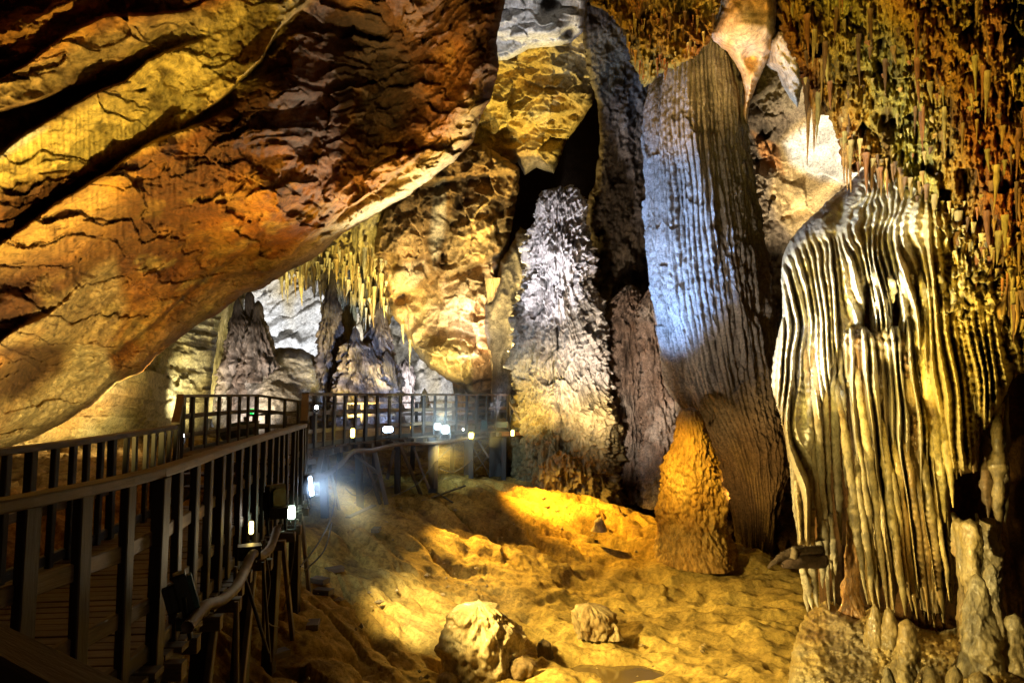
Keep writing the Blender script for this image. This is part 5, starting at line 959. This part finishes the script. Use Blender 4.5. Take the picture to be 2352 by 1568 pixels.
# ================================================================== LIGHT
def spot(pos, aim, c, w, ang=60, blend=.6, r=.12, nm='lamp_fill_beam'):
    l = bpy.data.lights.new(nm, 'SPOT'); l.color = c; l.energy = w; l.spot_size = math.radians(ang); l.spot_blend = blend; l.shadow_soft_size = r
    o = bpy.data.objects.new(nm, l); COL.objects.link(o); o.location = pos; o.rotation_euler = (Vector(aim)-Vector(pos)).to_track_quat('-Z', 'Y').to_euler(); return o
B_ = (.22, .45, 1)
LIGHTS = [  # floodlight beams plus unseen fill spots added to brighten the rock
 (P(1330,1080,15.2), P(1512,620,16.8), B_, 9500, 46, 1), (P(1250,1000,14.5), P(1560,400,16.6), (.62,.74,1), 1800, 42, .9), (P(1250,1150,12.0), P(1640,600,16), (1,.86,.68), 900, 60, 1),
 (P(1130,960,16.0), P(1275,600,20), (.94,.92,1), 4200, 30, .9), (P(1120,1030,16.6), P(1240,900,20), (1,.70,.16), 1000, 42, .9),
 (P(1180,940,17.4), P(1290,1150,17.6), (1,.56,.06), 3200, 80, 1), (P(1470,900,12.6), P(1575,1090,15.6), (1,.62,.08), 1200, 40, 1),
 (P(760,1100,8.6), P(960,1360,11), (1,.84,.42), 2200, 36, 1), (P(1000,1030,15.8), P(1350,1420,12), (1,.64,.12), 1700, 90, .9),
 (P(760,1120,8.4), P(1560,1460,11), (1,.74,.22), 3600, 60, 1),
 (P(980,1250,6.0), P(1890,600,8.9), (.72,.84,1), 5200, 36, .9), (P(700,1200,6.2), P(1900,1100,8.6), (1,.76,.3), 2600, 50, .9),
 (P(1500,1400,6.2), P(2200,640,8), (1,.76,.18), 480, 46, .9), (P(1450,1500,5.6), P(2150,1560,7), (1,.76,.28), 420, 80, .9), (P(1650,1200,6.5), P(2000,520,9), (.95,.95,1), 500, 40, .9),
 (P(1300,1450,5.0), P(2050,200,8.5), (1,.74,.16), 3400, 66, .9),
 (P(950,985,30), P(960,800,38), (.9,.92,1), 7000, 60, .9), (P(60,1250,7.2), P(300,250,9.8), (1,.74,.2), 1500, 95, .9), (P(330,1010,10.6), P(330,300,10.0), (1,.66,.15), 1150, 100, .9), (P(600,1010,12.5), P(760,480,13.5), (1,.62,.15), 500, 80, .9),
 (P(1010,800,18.5), P(930,450,14.8), (1,.88,.6), 2600, 60, .9), (P(900,960,15.2), P(960,330,14), (1,.74,.25), 1600, 50, 1), (P(40,1050,9.5), P(60,700,11.5), (1,.72,.2), 160, 80, .9),
 (P(640,985,27), P(690,760,40), (.90,.94,1), 12000, 70, .9), (P(830,985,20), P(800,650,27), (1,.80,.25), 7000, 60, .9),
 (P(891,975,17), P(850,850,24), (.42,.58,1), 3500, 40, .8), (P(520,1000,20), P(600,850,25), (1,.88,.72), 1500, 60, .9),
 (P(440,990,17), P(250,900,17), (1,.82,.36), 1300, 110, .9), (P(460,985,22), P(430,820,26), (1,.93,.6), 1300, 70, .9),
 (P(1020,970,18.0), P(1050,650,24), (1,.82,.42), 7500, 56, .9), (P(1075,850,22), P(1085,720,24.5), (.95,.95,1), 700, 50, .9),
 (P(1120,960,21.0), P(1220,180,23), (1,.76,.24), 9000, 56, .9), (P(1240,420,15.5), P(1240,50,18.5), (.95,.95,1), 900, 60, .9),
 (P(1800,700,17.5), P(1880,390,20.5), (1,.88,.66), 5500, 56, .9), (P(1650,350,13.8), P(1700,80,15.2), (1,.66,.16), 500, 70, .9),
 (P(1400,500,14), P(1560,100,16), (1,.6,.15), 1100, 60, .9), (P(1350,1000,16.5), P(1450,800,21.5), (1,.82,.6), 1300, 90, .9), (P(1700,1150,14.5), P(1780,1000,18), (1,.6,.2), 260, 90, .9),
 (P(720,1120,9.5), P(830,1130,13), (.5,.72,1), 260, 100, .9), (P(1010,975,16.2), P(1060,930,18.8), (.6,.85,1), 300, 140, .9), (P(560,1180,6.4), P(420,1060,4.6), (1,.9,.7), 8, 120, .9),
 (P(640,1250,5.0), P(470,1200,4.6), (1,.85,.55), 6, 120, .9), (P(900,1400,3.0), P(300,1300,3.8), (1,.8,.5), 2, 90, 1), (P(250,1060,8.6), P(150,800,12), (1,.8,.34), 1600, 70, 1), (P(1500,1650,4.6), P(2300,900,7.7), (1,.74,.22), 800, 46, 1), (P(1015,985,21), P(1060,880,26), (1,.8,.45), 600, 70, 1)]  # added fills with no lamp: near rail, slab foot, right folds, pillar
for a in LIGHTS: spot(a[0], a[1], a[2], a[3]*1.3, *a[4:])
w = bpy.data.worlds.new('World'); SC.world = w; w.use_nodes = True
w.node_tree.nodes['Background'].inputs[0].default_value = (1, .5, .16, 1); w.node_tree.nodes['Background'].inputs[1].default_value = .02
SC.view_settings.view_transform = 'Standard'; SC.view_settings.look = 'None'; SC.view_settings.exposure = 0
SC.cycles.use_denoising = True; SC.cycles.max_bounces = 5; SC.cycles.diffuse_bounces = 3; SC.cycles.glossy_bounces = 2; SC.cycles.sample_clamp_indirect = 4; SC.cycles.sample_clamp_direct = 0
SC.cycles.use_light_tree = True; SC.cycles.caustics_reflective = False; SC.cycles.caustics_refractive = False
SC.render.film_transparent = False

# mist puffs added around the floodlights for their haze glow
def mist(px, py, D, r, dens, label):
    m = bpy.data.materials.new('mist'); m.use_nodes = True; t = m.node_tree; t.nodes.clear(); N = t.nodes; L = t.links
    out = N.new('ShaderNodeOutputMaterial'); v = N.new('ShaderNodeVolumeScatter'); v.inputs['Anisotropy'].default_value = .2
    tc = N.new('ShaderNodeTexCoord'); ln = N.new('ShaderNodeVectorMath'); ln.operation = 'LENGTH'; L.new(tc.outputs['Object'], ln.inputs[0])
    mr = N.new('ShaderNodeMapRange'); mr.inputs[1].default_value = 0; mr.inputs[2].default_value = 1; mr.inputs[3].default_value = 1; mr.inputs[4].default_value = 0; L.new(ln.outputs['Value'], mr.inputs[0])
    pw = N.new('ShaderNodeMath'); pw.operation = 'POWER'; pw.inputs[1].default_value = 2; L.new(mr.outputs[0], pw.inputs[0])
    ml = N.new('ShaderNodeMath'); ml.operation = 'MULTIPLY'; ml.inputs[1].default_value = dens; L.new(pw.outputs[0], ml.inputs[0]); L.new(ml.outputs[0], v.inputs['Density']); L.new(v.outputs[0], out.inputs['Volume'])
    bm = bmesh.new(); bmesh.ops.create_icosphere(bm, subdivisions=3, radius=1.0); me = bpy.data.meshes.new('mist'); bm.to_mesh(me); bm.free(); me.materials.append(m)
    o = bpy.data.objects.new('mist', me); COL.objects.link(o); o.location = P(px, py, D); o.scale = (r, r, r*.8); tag(o, kind='stuff', label=label, cat='mist'); m.cycles.volume_step_rate = 4
mist(748, 1112, 9.9, 1.3, .55, 'bluish mist glowing beside the tall narrow floodlight')
mist(1010, 960, 16.6, 2.3, .12, 'thin mist around the platform floodlights')
mist(1090, 1000, 18.0, 1.2, .3, 'thin yellow mist around the yellow floodlight')
mist(690, 1176, 7.0, .35, .35, 'greenish mist around the floodlight at the walkway foot')
SC.cycles.volume_bounces = 0; SC.cycles.volume_max_steps = 64
